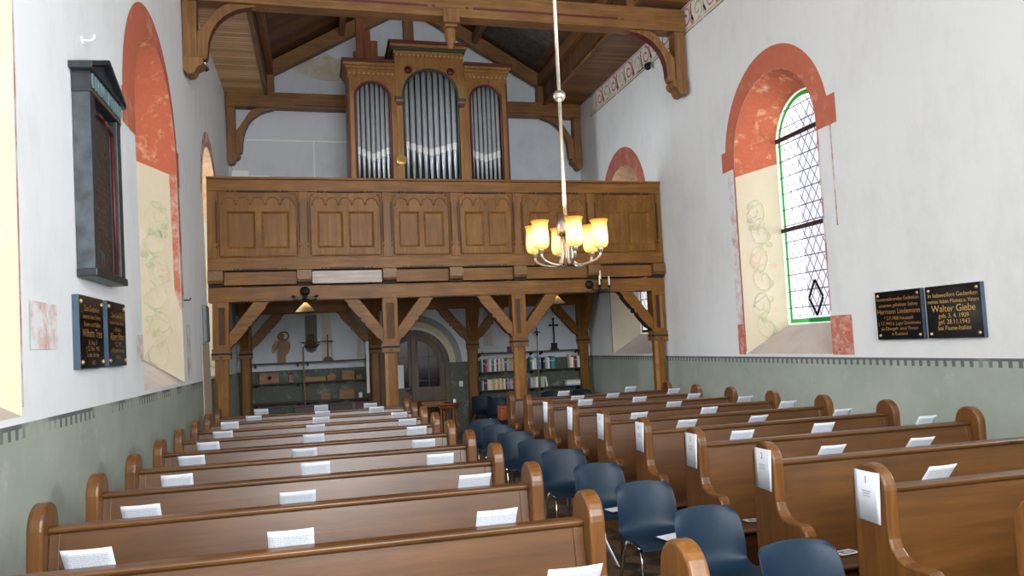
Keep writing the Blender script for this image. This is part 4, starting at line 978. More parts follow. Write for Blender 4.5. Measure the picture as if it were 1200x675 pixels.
def pendant(x, y, zb, label):
    t = thing('hanging_lamp', label, 'lamp', (x, y, zb))
    mb = MB(); mb.lathe([(0.165, zb), (0.10, zb + 0.07), (0.035, zb + 0.135), (0.025, zb + 0.15)], (x, y, 0), 'opal_glass', 28, cap=False); o = mb.build('lamp_shade', t); so = o.modifiers.new('g', 'SOLIDIFY'); so.thickness = 0.003
    mb = MB(); mb.lathe([(0.026, zb + 0.145), (0.028, zb + 0.19), (0.012, zb + 0.21)], (x, y, 0), 'black_iron', 14); mb.build('socket', t)
    mb = MB(); mb.tube([(x, y, zb + 0.2), (x, y, 2.97 if x < 0 else 3.181)], 0.006, 'black_iron', 6); mb.build('cord', t)
    mb = MB(); mb.lathe([(0.006, zb + 0.045), (0.02, zb + 0.055), (0.026, zb + 0.085), (0.016, zb + 0.12), (0.008, zb + 0.145)], (x, y, 0), 'bulb', 12); mb.build('bulb', t)
    return (x, y, zb + 0.075)
pl1 = pendant(-0.228, 13.3, 2.575, 'lit conical lamp hanging under the gallery before the craft shelves')
pl2 = pendant(4.245, 13.3, 2.575, 'lit conical lamp hanging under the gallery before the bookshelf bay')

# ------------------------------------------------------------------ memorial board and stone plaques
def on_left(y, z, off=0.0): return (WLX(z) + off, y, z)
bd = thing('memorial_board', 'large black wooden memorial board with a pediment beside the left window', 'memorial', on_left(6.37, 2.50, 0.004), rot=ROT_L)
D = -0.105
mb = MB(); mb.box(-0.43, -0.31, D - 0.015, 0.0, 0.02, 1.32, 'black_board'); mb.box(-0.432, -0.43, D - 0.012, 0.0, 0.02, 1.32, 'board_side'); mb.build('side_pilaster', bd, bevel=0.006, local=True)
mb = MB(); mb.box(0.31, 0.43, D - 0.015, 0.0, 0.02, 1.32, 'black_board'); mb.build('side_pilaster', bd, bevel=0.006, local=True)
mb = MB(); mb.box(-0.31, 0.31, -0.06, -0.01, 0.05, 1.28, 'board_field')
random.seed(5)
for r in range(22):
    for cx in (-0.2, 0.0, 0.2):
        if random.random() < 0.8:
            w = 0.04 + 0.045 * random.random(); z = 1.18 - r * 0.047; mb.box(cx - w, cx + w, -0.0615, -0.06, z, z + 0.014, 'board_marks')
nf = mb.build('name_field', bd, local=True)
mb = MB()
for a, b in (((-0.30, 0.06), (-0.30, 1.20)), ((0.30, 0.06), (0.30, 1.20)), ((-0.30, 1.20), (-0.08, 1.255)), ((-0.08, 1.255), (0.08, 1.255)), ((0.08, 1.255), (0.30, 1.20))): mb.tube([(a[0], D + 0.02, a[1]), (b[0], D + 0.02, b[1])], 0.014, 'red_trim', 6)
mb.build('red_beading', bd, local=True)
mb = MB(); mb.box(-0.445, 0.445, D - 0.03, 0.0, -0.03, 0.03, 'black_board'); mb.build('bottom_ledge', bd, bevel=0.008, local=True)
mb = MB(); mb.box(-0.44, 0.44, D - 0.02, 0.0, 1.32, 1.49, 'black_board')
for i in range(12): cx = -0.385 + i * 0.07; mb.prism([(cx - 0.024, 1.465), (cx + 0.024, 1.465), (cx + 0.02, 1.385), (cx, 1.36), (cx - 0.02, 1.385)], 'y', D - 0.034, D - 0.02, 'board_teeth')
mb.box(-0.43, 0.43, D - 0.024, D - 0.02, 1.33, 1.343, 'ochre'); mb.build('frieze', bd, bevel=0.004, local=True)
mb = MB(); mb.prism([(-0.45, 1.49), (0.45, 1.49), (0.45, 1.50), (0.0, 1.67), (-0.45, 1.50)], 'y', D - 0.01, 0.0, 'black_board')
for sg in (-1, 1): mb.prism([(sg * 0.50, 1.49), (sg * 0.50, 1.525), (0, 1.72), (0, 1.68)], 'y', D - 0.055, 0.0, 'black_board')
mb.box(-0.50, 0.50, D - 0.05, 0.0, 1.475, 1.497, 'black_board'); mb.build('pediment', bd, bevel=0.005, local=True)
mb = MB(); txt(mb, 'M', 0.13, 'board_teeth', (-0.0, -0.0625, 0.11), (1, 0, 0), (0, 0, 1)); mb.build('emblem', bd, local=True)
mb = MB(); mb.tube([(0.0, 0.0, 0.0), (0.0, -0.06, 0.0), (0.0, -0.085, 0.02), (0, -0.085, 0.05)], 0.009, 'white_paint', 8); mb.lathe([(0.03, -0.012), (0.03, 0.0)], (0, 0, 0), 'white_paint', 12, axis='y')
hk = thing('wall_hook', 'small white wall hook above the black memorial board', 'hook', on_left(6.26, 4.33), rot=ROT_L); mb.build('hook', hk, local=True)

def plaque(loc, rot, w, h, lines, label, gold, group):
    t = thing('memorial_plaque', label, 'plaque', loc, group, rot=rot); d = 0.045
    mb = MB(); mb.box(-w / 2, w / 2, -d, -0.002, -h / 2, h / 2, 'stone_edge'); mb.box(-w / 2 + 0.004, w / 2 - 0.004, -d - 0.002, -d + 0.001, -h / 2 + 0.004, h / 2 - 0.004, 'stone_black'); mb.build('slab', t, local=True)
    for s, sz, z in lines:
        mb = MB(); txt(mb, s, sz, gold, (0, -d - 0.0035, z), (1, 0, 0), (0, 0, 1), w - 0.05); mb.build('lettering', t, local=True)
    for sx in (-1, 1):
        for sz in (-1, 1):
            mb = MB(); mb.lathe([(0.0, -0.012), (0.009, -0.011), (0.016, -0.005), (0.018, 0.0)], (sx * (w / 2 - 0.045), -d - 0.001, sz * (h / 2 - 0.045)), 'brass', 12, axis='y'); mb.build('rosette_bolt', t, local=True)
plaque((WR, 6.765, 1.987), ROT_R, 0.655, 0.52, [('Immerwährendes Gedenken', 0.058, 0.155), ('unserem geliebten Sohne', 0.055, 0.09), ('Hermann Lindemann', 0.078, 0.015), ('* 2.7.1908 Neustadt', 0.052, -0.05), ('† 7.7.1943 b. Lager Dawidowka', 0.05, -0.105), ('als Obergefr. einer Panzer', 0.05, -0.16), ('in Russland', 0.05, -0.215)], 'black stone plaque with dim gold lettering, the far one by the right window', 'letter_old_gold', 'plaques on the right wall')
plaque((WR, 6.045, 1.987), ROT_R, 0.665, 0.52, [('In liebevollem Gedenken', 0.06, 0.145), ('meines lieben Mannes u. Vaters', 0.056, 0.085), ('Walter Giebe', 0.095, 0.0), ('geb. 3. 4. 1909', 0.062, -0.06), ('gef. 28.11.1943', 0.062, -0.12), ('bei Fiume-Italien', 0.06, -0.18)], 'glossy black stone plaque with bright gold lettering, the near one on the right wall', 'letter_gold', 'plaques on the right wall')
plaque(on_left(6.10, 2.075), ROT_L, 0.60, 0.52, [('Zum Gedenken', 0.06, 0.15), ('unseres lieben Sohnes', 0.05, 0.095), ('Bruders und Neffen', 0.05, 0.04), ('Wilhelm Treis', 0.085, -0.035), ('26. Aug. 21', 0.05, -0.09), ('† 22. Febr. 1942', 0.05, -0.135), ('in der Ukraine', 0.05, -0.18), ('1942', 0.045, -0.235)], 'black stone plaque with gold lettering below the memorial board, the near one', 'letter_old_gold', 'plaques on the left wall')
plaque(on_left(6.80, 2.08), ROT_L, 0.56, 0.52, [('Zum Gedenken', 0.055, 0.13), ('unseres lieben Sohnes', 0.05, 0.075), ('u. Bruders', 0.05, 0.02), ('Albert Ritter', 0.085, -0.05), ('* 12.2.1923', 0.05, -0.1), ('in Russland vermisst', 0.05, -0.15), ('Verlust', 0.05, -0.2)], 'black stone plaque with gold lettering below the memorial board, the far one', 'letter_old_gold', 'plaques on the left wall')

# ------------------------------------------------------------------ small things on the walls
t = thing('wall_peg', 'small dark peg on the left wall between window and gallery', 'peg', on_left(10.32, 2.60), rot=ROT_L); mb = MB(); mb.tube([(0, 0, 0), (0, -0.07, 0.0), (0, -0.09, 0.03)], 0.012, 'old_wood', 8); mb.build('peg', t, local=True)
t = thing('fuse_box', 'flat dark grey box on the left wall beside the gallery post', 'box', on_left(11.98, 2.36, 0.004), rot=ROT_L); mb = MB(); mb.box(-0.15, 0.15, -0.05, 0, -0.27, 0.27, 'grey_metal'); mb.build('box_body', t, bevel=0.006, local=True); mb = MB(); mb.box(-0.13, 0.13, -0.058, -0.05, -0.25, 0.25, 'grey_metal'); mb.build('cover', t, bevel=0.004, local=True)
mb = MB(); mb.box(-0.36, 0.36, -0.018, 0, -1.065, 1.0, 'patch_beige'); t = thing('beige_panel', 'bare beige panel standing against the left wall below the grey box', 'panel', on_left(11.92, 1.07, 0.006), rot=ROT_L); mb.build('board', t, bevel=0.004, local=True)
def spot(loc, rot, col, label):
    t = thing('wall_spotlight', label, 'spotlight', loc, rot=rot); mb = MB(); mb.box(-0.03, 0.03, -0.06, 0, -0.03, 0.03, col); mb.build('bracket', t, bevel=0.004, local=True)
    mb = MB(); mb.tube([(0.0, -0.06, 0.0), (0.06, -0.10, -0.05), (0.16, -0.12, -0.13)], [0.03, 0.045, 0.05], col, 14); mb.build('lamp_head', t, local=True)
    mb = MB(); mb.tube([(-0.03, -0.03, 0), (-0.25, -0.03, 0.02), (-0.55, -0.02, 0.03)], 0.008, col, 6); mb.build('cable', t, local=True)
spot(on_left(12.35, 6.55), ROT_L, 'chrome', 'small silver spotlight on the left wall behind the bracket')
spot((WR, 12.45, 6.88), ROT_R, 'black_iron', 'small black spotlight on the right wall below the painted frieze')
t = thing('wall_cable_duct', 'thin white cable duct across the gable wall beside the organ', 'cable duct', (0.0, YW, 3.25)); mb = MB(); mb.box(-1.4, 0.66, YW - 0.02, YW - 0.001, 6.375, 6.405, 'white_paint'); mb.build('level_run', t, bevel=0.003); mb = MB(); mb.box(-0.045, -0.015, YW - 0.018, YW - 0.001, 3.24, 6.375, 'white_paint'); mb.build('upright_run', t, bevel=0.003)
t = thing('junction_box', 'white electrical box on the gable wall just above the gallery rail', 'electrical box', (-1.55, YW, 5.65)); mb = MB(); mb.box(-1.70, -1.36, YW - 0.09, YW - 0.001, 5.58, 5.72, 'white_paint'); mb.build('housing', t, bevel=0.01); mb = MB(); mb.box(-1.36, -0.95, YW - 0.03, YW - 0.001, 5.60, 5.625, 'white_paint'); mb.build('duct', t, bevel=0.003); mb = MB(); mb.tube([(-1.66, YW - 0.04, 5.72), (-1.67, YW - 0.04, 5.82), (-1.66, YW - 0.04, 5.95)], 0.022, 'white_paint', 8); mb.build('cable', t)
t = thing('light_switch', 'white light switch on the green wall beside the arched door', 'switch', (2.97, YW, 1.05)); mb = MB(); mb.box(2.93, 3.01, YW - 0.012, YW - 0.001, 0.99, 1.11, 'white_paint'); mb.build('plate', t, bevel=0.004); mb = MB(); mb.box(2.945, 2.995, YW - 0.018, YW - 0.012, 1.01, 1.09, 'white_paint'); mb.build('rocker', t, bevel=0.003)

# ------------------------------------------------------------------ arched double door
door = bpy.data.objects.new('door_1', None); COL.objects.link(door); door.location = (DX, YW + 0.1, 0); ORG[door.name] = Vector(door.location); struct(door)
yd = YW + 0.10; Rr = DR - 0.004
outer = [(DX - Rr, 0.0), (DX + Rr, 0.0)] + [(DX + Rr * math.cos(PI * i / 24), DZ + Rr * math.sin(PI * i / 24)) for i in range(25)]
r2 = Rr - 0.11; inn = [(DX - r2, 0.01), (DX + r2, 0.01)] + [(DX + r2 * math.cos(PI * i / 24), DZ + r2 * math.sin(PI * i / 24)) for i in range(25)]
mb = MB(); mb.loft([(x, yd - 0.06, z) for x, z in outer], [(x, yd - 0.06, z) for x, z in inn], 'door_wood'); mb.loft([(x, yd - 0.06, z) for x, z in inn], [(x, yd + 0.04, z) for x, z in inn], 'door_wood'); mb.build('door_frame', door)
for sg in (-1, 1):
    xi, xo = DX + sg * 0.012, DX + sg * (r2 - 0.004)
    arc = lambda rr, n=16: [(DX + sg * rr * math.cos(PI / 2 * i / n), DZ + rr * math.sin(PI / 2 * i / n)) for i in range(n + 1) if rr * math.cos(PI / 2 * i / n) > 0.013]
    leaf = [(xi, 0.01), (xo, 0.01)] + arc(r2 - 0.004) + [(xi, DZ + r2 - 0.006)]
    g = r2 - 0.12; gl = [(DX + sg * 0.11, 1.02), (DX + sg * g, 1.02)] + [(DX + sg * g * math.cos(a), DZ + g * math.sin(a) * 1.0) for a in [PI / 2 * i / 12 for i in range(13)] if g * math.cos(a) > 0.12] + [(DX + sg * 0.11, DZ + g * 0.985)]
    pn = [(DX + sg * 0.14, 0.62), (DX + sg * (g - 0.02), 0.62), (DX + sg * (g - 0.02), 0.86), (DX + sg * 0.14, 0.86)]; pn2 = [(DX + sg * 0.14, 0.15), (DX + sg * (g - 0.02), 0.15), (DX + sg * (g - 0.02), 0.5), (DX + sg * 0.14, 0.5)]
    mb = MB(); mb.holed(leaf, [gl, pn, pn2], lambda x, z: (x, yd - 0.02, z), 'door_wood')
    for h in (gl, pn, pn2): mb.loft([(x, yd - 0.02, z) for x, z in h], [(x, yd + 0.015, z) for x, z in h], 'door_wood')
    for h in (pn, pn2): mb.poly([(x, yd + 0.012, z) for x, z in h], 'door_wood')
    lf = mb.build('door_leaf', door)
    mb = MB(); mb.poly([(x, yd + 0.01, z) for x, z in gl], 'door_glass'); mb.build('glass', lf)
    mb = MB(); mx = DX + sg * (0.11 + g) / 2; mb.box(mx - 0.008, mx + 0.008, yd - 0.005, yd + 0.008, 1.02, DZ + g * 0.8, 'door_wood')
    for zz in (1.16, 1.42, 1.68): mb.box(min(DX + sg * 0.11, DX + sg * g), max(DX + sg * 0.11, DX + sg * g), yd - 0.005, yd + 0.008, zz - 0.006, zz + 0.006, 'door_wood')
    mb.build('glazing_bar', lf)
mb = MB(); mb.box(DX - 0.045, DX + 0.045, yd - 0.055, yd - 0.02, 0.01, DZ + r2 - 0.02, 'door_wood'); mb.build('meeting_stile', door, bevel=0.006)
mb = MB(); mb.box(DX - 0.10, DX - 0.055, yd - 0.03, yd - 0.02, 0.86, 1.05, 'black_iron'); mb.tube([(DX - 0.08, yd - 0.03, 0.97), (DX - 0.08, yd - 0.08, 0.97), (DX - 0.19, yd - 0.08, 0.965)], 0.012, 'black_iron', 8); mb.build('handle', door)
mb = MB(); mb.box(-2.2, 6.3, YW + 0.42, YW + 0.46, -0.1, 3.2, 'porch_wall'); plain('porch_wall', '#6d7378', 0.9, var=0.2); struct(mb.build('wall_porch'))
t = thing('notice_sheet', 'tall white notice sheet on the door beside the second gallery post', 'paper sheet', (1.665, yd - 0.022, 1.26)); mb = MB(); mb.box(1.595, 1.735, yd - 0.026, yd - 0.022, 1.02, 1.52, 'white_paper'); mb.build('paper', t)
t = thing('pale_strip', 'narrow pale strip upright beside the second rear post', 'board', (0.955, YW - 0.05, 0.98)); mb = MB(); mb.box(0.925, 0.985, YW - 0.26, YW - 0.24, 0.98, 2.06, 'white_paint'); mb.build('board', t, bevel=0.004)  # plain pale strip, modelled as a thin upright slat

# ------------------------------------------------------------------ shelves, crafts, books
def shelf_unit(nm, x0, x1, zs, label, br):
    t = thing(nm, label, 'shelf', ((x0 + x1) / 2, YW - 0.12, zs[-1]))
    for z in zs:
        mb = MB(); mb.box(x0, x1, YW - 0.235, YW - 0.004, z - 0.024, z, 'shelf_wood'); b = mb.build('shelf_board', t, bevel=0.003)
        for bx in br:
            mb = MB(); mb.prism([(YW - 0.004, z - 0.024), (YW - 0.215, z - 0.024), (YW - 0.215, z - 0.05), (YW - 0.004, z - 0.10)], 'x', bx - 0.014, bx + 0.014, 'black_iron'); mb.build('bracket', b)
    return t
ZS = (1.695, 1.283, 0.885)
shelf_unit('craft_shelf', -1.355, 0.99, ZS, 'three dark wall boards carrying wooden crafts under the gallery', (-1.3, -0.46, -0.26, 0.94))
shelf_unit('book_shelf', 3.345, 5.68, ZS, 'three dark wall boards carrying the books under the gallery', (3.38, 4.33, 4.56, 4.80, 5.64))
ysh = YW - 0.12
def sm(name, label, cat, x0, x1, z0, h, m, group=None, roof=None, bev=0.004, d=0.13):
    t = thing(name, label, cat, ((x0 + x1) / 2, ysh, z0), group); mb = MB(); mb.box(x0, x1, ysh - d / 2, ysh + d / 2, z0, z0 + h, m); mb.build('body', t, bevel=bev)
    if roof == 'gable':
        mb = MB(); c = (x0 + x1) / 2; mb.prism([(x0 - 0.015, z0 + h), (x1 + 0.015, z0 + h), (c, z0 + h + 0.06)], 'y', ysh - d / 2 - 0.01, ysh + d / 2 + 0.01, m); mb.build('roof', t, bevel=0.003)
    elif roof == 'lid':
        mb = MB(); mb.box(x0 - 0.008, x1 + 0.008, ysh - d / 2 - 0.008, ysh + d / 2 + 0.008, z0 + h, z0 + h + 0.02, m); mb.build('lid', t, bevel=0.004)
    elif roof == 'knob':
        mb = MB(); mb.lathe([(0.05, 0), (0.06, 0.015), (0.02, 0.03), (0.012, 0.06)], ((x0 + x1) / 2, ysh, z0 + h), m, 12); mb.build('cap', t)
    return t
z1, z2, z3 = [q + 0.0015 for q in ZS]
t = sm('wooden_box', 'flat brown wooden box with a dark slot on the middle craft shelf', 'box', -1.22, -0.83, z2, 0.185, 'carved_wood', roof='lid'); mb = MB(); mb.lathe([(0.04, 0), (0.04, 0.01)], (-1.02, ysh - 0.078, z2 + 0.11), 'dark_void', 12, axis='y'); mb.build('hand_hole', t)
sm('wooden_lantern', 'small brown wooden lantern beside the flat box on the middle craft shelf', 'lantern', -0.645, -0.555, z2, 0.15, 'carved_wood', roof='knob', d=0.09)
sm('wooden_trough', 'long low pale wooden trough in the centre of the middle craft shelf', 'wooden craft', -0.325, 0.10, z2, 0.085, 'carved_wood')
sm('toy_house', 'small orange brown wooden house on the middle craft shelf', 'wooden craft', 0.12, 0.30, z2, 0.085, 'carved_wood', roof='gable')
sm('wooden_block', 'tall brown wooden block with a lid on the middle craft shelf', 'wooden craft', 0.42, 0.68, z2, 0.17, 'carved_wood', roof='lid')
sm('wooden_figure', 'small brown carved lump last on the middle craft shelf', 'wooden craft', 0.715, 0.83, z2, 0.075, 'carved_wood', roof='knob', d=0.1)
sm('carved_hut', 'small carved wooden hut on the lowest craft shelf', 'wooden craft', -0.01, 0.19, z3, 0.10, 'carved_wood', roof='gable')
sm('wooden_chest', 'square brown wooden chest on the lowest craft shelf', 'box', 0.36, 0.67, z3, 0.175, 'carved_wood', roof='lid')
mb = MB(); mb.lathe([(0.036, 0), (0.038, 0.005), (0.038, 0.10), (0.03, 0.108), (0.0, 0.104)], (0.795, ysh, z3 + 0.001), 'candle_wax', 18); tag(mb.build('candle'), 'thick white candle on the lowest craft shelf', 'candle')
# flat wooden angel
an = thing('wooden_angel', 'flat sawn wooden angel with a ring halo on the top craft shelf', 'figure', (-0.77, ysh, z1))
def angp(pts, y0, y1, name, m='carved_wood'):
    mb = MB(); mb.prism([(-0.77 + a, z1 + b) for a, b in pts], 'y', ysh + y0, ysh + y1, m); return mb.build(name, an, bevel=0.005)
angp([(-0.085, 0.0), (0.075, 0.0), (0.07, 0.2), (0.085, 0.36), (0.07, 0.44), (0.0, 0.47), (-0.06, 0.45), (-0.08, 0.36)], -0.02, 0.02, 'robe')
angp([(-0.06, 0.46), (-0.12, 0.44), (-0.18, 0.36), (-0.20, 0.26), (-0.185, 0.19), (-0.13, 0.24), (-0.085, 0.33)], 0.005, 0.03, 'wing')
angp([(0.07, 0.45), (0.13, 0.45), (0.165, 0.38), (0.165, 0.28), (0.13, 0.20), (0.085, 0.14), (0.075, 0.30)], 0.005, 0.03, 'wing')
mb = MB(); mb.lathe([(0.0, -0.022), (0.06, -0.02), (0.072, 0.0), (0.06, 0.02), (0, 0.022)], (-0.79, ysh, z1 + 0.54), 'carved_wood', 18, axis='y'); mb.build('head', an)
mb = MB(); mb.tube([(-0.725 + 0.095 * math.cos(a), ysh, z1 + 0.545 + 0.085 * math.sin(a)) for a in [-2.2 + 4.9 * i / 20 for i in range(21)]], 0.013, 'shelf_wood', 8); mb.build('halo', an)
def crucifix(x, z, h, w, zc, m, label, stepped):
    t = thing('crucifix', label, 'crucifix', (x, ysh, z)); r = 0.016
    if stepped:
        mb = MB(); mb.box(x - 0.085, x + 0.085, ysh - 0.07, ysh + 0.07, z, z + 0.035, m); mb.box(x - 0.055, x + 0.055, ysh - 0.05, ysh + 0.05, z + 0.035, z + 0.13, m); mb.box(x - 0.065, x + 0.065, ysh - 0.055, ysh + 0.055, z + 0.13, z + 0.155, m); b0 = 0.15
    else:
        mb = MB(); mb.prism([(x + 0.105 * math.cos(PI * i / 14), z + 0.085 * math.sin(PI * i / 14)) for i in range(15)], 'y', ysh - 0.05, ysh + 0.05, m); b0 = 0.08
    mb.build('base', t, bevel=0.004)
    mb = MB(); mb.box(x - r, x + r, ysh - r, ysh + r, z + b0, z + h, m); mb.build('upright', t, bevel=0.003)
    mb = MB(); mb.box(x - w, x + w, ysh - r * 0.9, ysh + r * 0.9, z + zc - r, z + zc + r, m); mb.build('cross_arm', t, bevel=0.003)
    if stepped:
        for px, pz in ((x - w, z + zc), (x + w, z + zc), (x, z + h)):
            mb = MB(); mb.lathe([(0.0, -0.014), (0.026, -0.012), (0.03, 0), (0.026, 0.012), (0, 0.014)], (px, ysh, pz), m, 12, axis='y'); mb.build('trefoil_end', t)
crucifix(0.15, z1, 0.545, 0.115, 0.40, 'old_wood', 'plain dark wooden cross on a round foot on the craft shelf', False)
crucifix(5.115, z1, 0.70, 0.085, 0.555, 'black_iron', 'black cross with trefoil ends on a stepped block above the books', True)
sm('red_candle_box', 'small dark red box on the top board above the books', 'box', 4.02, 4.115, z1, 0.12, 'book_maroon', d=0.09)
t = thing('paper_pile', 'flat grey pile of papers on the top board above the books', 'papers', (3.68, ysh, z1)); mb = MB(); mb.box(3.44, 3.92, ysh - 0.09, ysh + 0.09, z1, z1 + 0.035, 'book_grey'); mb.build('sheets', t, bevel=0.003)
# relief board with candle arms
t = thing('candle_relief', 'grey wooden wall board with dark carved flowers and candle arms', 'wall ornament', (-0.185, YW, 1.87))
mb = MB(); mb.prism([(-0.30, 2.66), (-0.06, 2.66), (-0.06, 2.0), (-0.09, 1.91), (-0.185, 1.87), (-0.28, 1.91), (-0.30, 2.0)], 'y', YW - 0.03, YW - 0.002, 'old_grey'); mb.build('back_board', t, bevel=0.004)
mb = MB(); random.seed(9)
for i in range(16):
    a = i * 2.4; r = 0.02 + 0.11 * math.sqrt(i / 16); mb.lathe([(0.0, -0.025), (0.025, -0.02), (0.034, 0.0)], (-0.185 + r * math.cos(a), YW - 0.032, 2.04 + r * 0.7 * math.sin(a)), 'old_wood', 7, axis='y')
mb.build('carved_flowers', t)
mb = MB(); mb.lathe([(0.0, -0.05), (0.05, -0.04), (0.075, -0.01), (0.07, 0.0)], (-0.185, YW - 0.032, 2.20), 'plate_green', 14, axis='y'); mb.build('rosette', t)
cpos = []
for sx in (-1, 1):
    mb = MB(); mb.tube([(-0.185, YW - 0.05, 2.0), (-0.185 + sx * 0.09, YW - 0.12, 1.99), (-0.185 + sx * 0.16, YW - 0.13, 2.04), (-0.185 + sx * 0.16, YW - 0.13, 2.085)], 0.011, 'black_iron', 8); mb.lathe([(0.01, 0), (0.05, 0.01), (0.05, 0.018), (0.014, 0.02)], (-0.185 + sx * 0.16, YW - 0.13, 2.08), 'black_iron', 12); mb.build('arm', t)
    cpos.append((-0.185 + sx * 0.16, YW - 0.13, 2.1005))
mb = MB(); mb.lathe([(0.014, 0), (0.014, 0.05), (0.01, 0.055)], cpos[1], 'candle_wax', 10); tag(mb.build('candle'), 'short white candle stub on the carved relief board', 'candle')

def book(x0, w, h, z, m, label, lean=0.0, d=0.15, group='books on the boards'):
    mb = MB(); yf = YW - 0.215; c = 0.004
    mb.box(x0, x0 + c, yf, yf + d, z, z + h, m); mb.box(x0 + w - c, x0 + w, yf, yf + d, z, z + h, m)
    mb.prism([(x0, yf), (x0 + w * 0.25, yf - 0.006), (x0 + w * 0.75, yf - 0.006), (x0 + w, yf), (x0 + w, yf + c), (x0, yf + c)], 'z', z, z + h, m)
    mb.box(x0 + c, x0 + w - c, yf + c, yf + d - 0.006, z + 0.003, z + h - 0.005, 'book_white')
    if w > 0.02 and m != 'book_white': mb.box(x0 + w * 0.2, x0 + w * 0.8, yf - 0.0075, yf - 0.005, z + h * 0.62, z + h * 0.72, 'book_cream')
    if lean:
        bmesh.ops.rotate(mb.bm, verts=mb.bm.verts, cent=(x0 if lean < 0 else x0 + w, 0, z), matrix=Matrix.Rotation(lean, 3, 'Y'))
    o = mb.build('book'); tag(o, label, 'book', group); return o
cn = lambda m: {'book_palegreen': 'pale green', 'book_lightblue': 'light blue'}.get(m, m.replace('book_', ''))
def row(x0, x1, z, cols, where, seed):
    random.seed(seed); n = len(cols); ws = [0.7 + random.random() * 0.7 for _ in cols]; k = (x1 - x0 - 0.003 * n) / sum(ws); x = x0; cnt = {}
    for i, c in enumerate(cols):
        w = ws[i] * k; h = 0.22 + 0.075 * random.random()
        if z < 1: h = 0.20 + 0.05 * random.random()
        book(x, w, h, z + 0.0005, c, '%s book, %s from the left, %s' % (cn(c), 'first' if i == 0 else ORD[i], where)); x += w + 0.003
P_ = lambda s: ['book_' + q for q in s.split()]
row(3.40, 4.25, z2, P_('lightblue navy red pink white teal teal white maroon white grey cream purple lightblue tan grey orange orange white')[:19], 'upper row before the third post', 3)
row(3.40, 4.26, z3, P_('lightblue navy maroon cream white cream tan cream tan cream tan white maroon pink teal grey red white navy'), 'lower row before the third post', 4)
row(4.50, 4.76, z2, P_('green white white blue blue'), 'upper row after the third post', 5)
row(4.80, 5.10, z2, P_('red black grey navy teal teal'), 'upper book row left of the pole with the iron head', 6) if False else row(4.80, 5.08, z2, P_('black grey white navy teal teal'), 'upper row below the black cross', 6)
row(5.42, 5.67, z2, P_('cream white red navy palegreen white'), 'upper row at the corner post', 8)
row(4.50, 4.68, z3, P_('grey grey white'), 'lower row after the third post', 11)
for i, (x, c, ln) in enumerate(((4.735, 'book_palegreen', 0.0), (4.78, 'book_palegreen', 0.0), (4.86, 'book_white', -0.16))):
    book(x, 0.035, 0.23, z3 + 0.001, c, '%s book standing alone on the lowest board, %s' % (cn(c), ('against the pole', 'beside the leaning white one', 'leaning')[i]), ln)
for i, (c, h) in enumerate((('book_lightblue', 0.03), ('book_white', 0.045), ('book_cream', 0.03), ('book_grey', 0.022))):
    t = thing('book', '%s book lying in the flat stack on the lowest board, %s' % (cn(c), ('bottom one', 'second from below', 'third from below', 'topmost')[i]), 'book', (5.48, ysh, z3 + (0, 0.031, 0.077, 0.108)[i]), 'flat stack of books'); z = t.location.z
    mb = MB(); mb.box(5.34 - 0.05 * (i == 3), 5.66, ysh - 0.09, ysh + 0.08, z + 0.0005, z + h, c); mb.build('cover', t, bevel=0.002)

# ------------------------------------------------------------------ tall poles, tables, small stool
t = thing('candle_pole', 'thin pale wooden pole with a white tip standing at the craft shelves', 'pole', (-0.33, YW - 0.28, 0)); mb = MB(); mb.tube([(-0.315, YW - 0.29, 0.0), (-0.347, YW - 0.275, 2.0)], 0.014, 'carved_wood', 8); mb.build('shaft', t); mb = MB(); mb.tube([(-0.347, YW - 0.275, 2.0), (-0.348, YW - 0.275, 2.06)], 0.016, 'candle_wax', 8); mb.build('tip', t)
t = thing('candle_snuffer', 'thin wooden pole with a dark iron snuffer head by the books', 'pole', (4.66, YW - 0.28, 0)); mb = MB(); mb.tube([(4.65, YW - 0.29, 0.0), (4.672, YW - 0.275, 2.02)], 0.011, 'carved_wood', 8); mb.build('shaft', t)
mb = MB(); mb.lathe([(0.012, 0), (0.03, 0.03), (0.02, 0.06), (0.035, 0.09), (0.01, 0.14), (0.018, 0.17), (0.0, 0.20)], (4.672, YW - 0.275, 2.02), 'black_iron', 10); mb.tube([(4.60, YW - 0.275, 2.08), (4.62, YW - 0.275, 2.11), (4.73, YW - 0.275, 2.11), (4.745, YW - 0.275, 2.08)], 0.012, 'black_iron', 6); mb.build('snuffer_head', t)
tx, ty = 2.46, 15.1; t = thing('round_table', 'small round brown table on turned legs before the arched door', 'table', (tx, ty, 0))
mb = MB(); mb.lathe([(0.0, 0.715), (0.25, 0.715), (0.268, 0.725), (0.268, 0.745), (0.258, 0.752), (0, 0.752)], (tx, ty, 0), 'table_wood', 32); mb.build('table_top', t)
mb = MB(); mb.lathe([(0.19, 0.655), (0.20, 0.655), (0.20, 0.715), (0.19, 0.715)], (tx, ty, 0), 'table_wood', 24); mb.build('apron', t)
for k in range(4):
    a = k * PI / 2 + 0.4; px, py = tx + 0.18 * math.cos(a), ty + 0.18 * math.sin(a)
    mb = MB(); mb.lathe([(0.012, 0), (0.02, 0.03), (0.014, 0.10), (0.022, 0.2), (0.026, 0.33), (0.014, 0.40), (0.024, 0.44), (0.016, 0.5), (0.022, 0.66)], (px, py, 0), 'table_wood', 12); mb.build('leg', t)
mb = MB(); mb.tube([(tx - 0.17, ty, 0.16), (tx + 0.17, ty, 0.16)], 0.012, 'table_wood', 6); mb.tube([(tx, ty - 0.17, 0.16), (tx, ty + 0.17, 0.16)], 0.012, 'table_wood', 6); mb.build('stretcher', t)
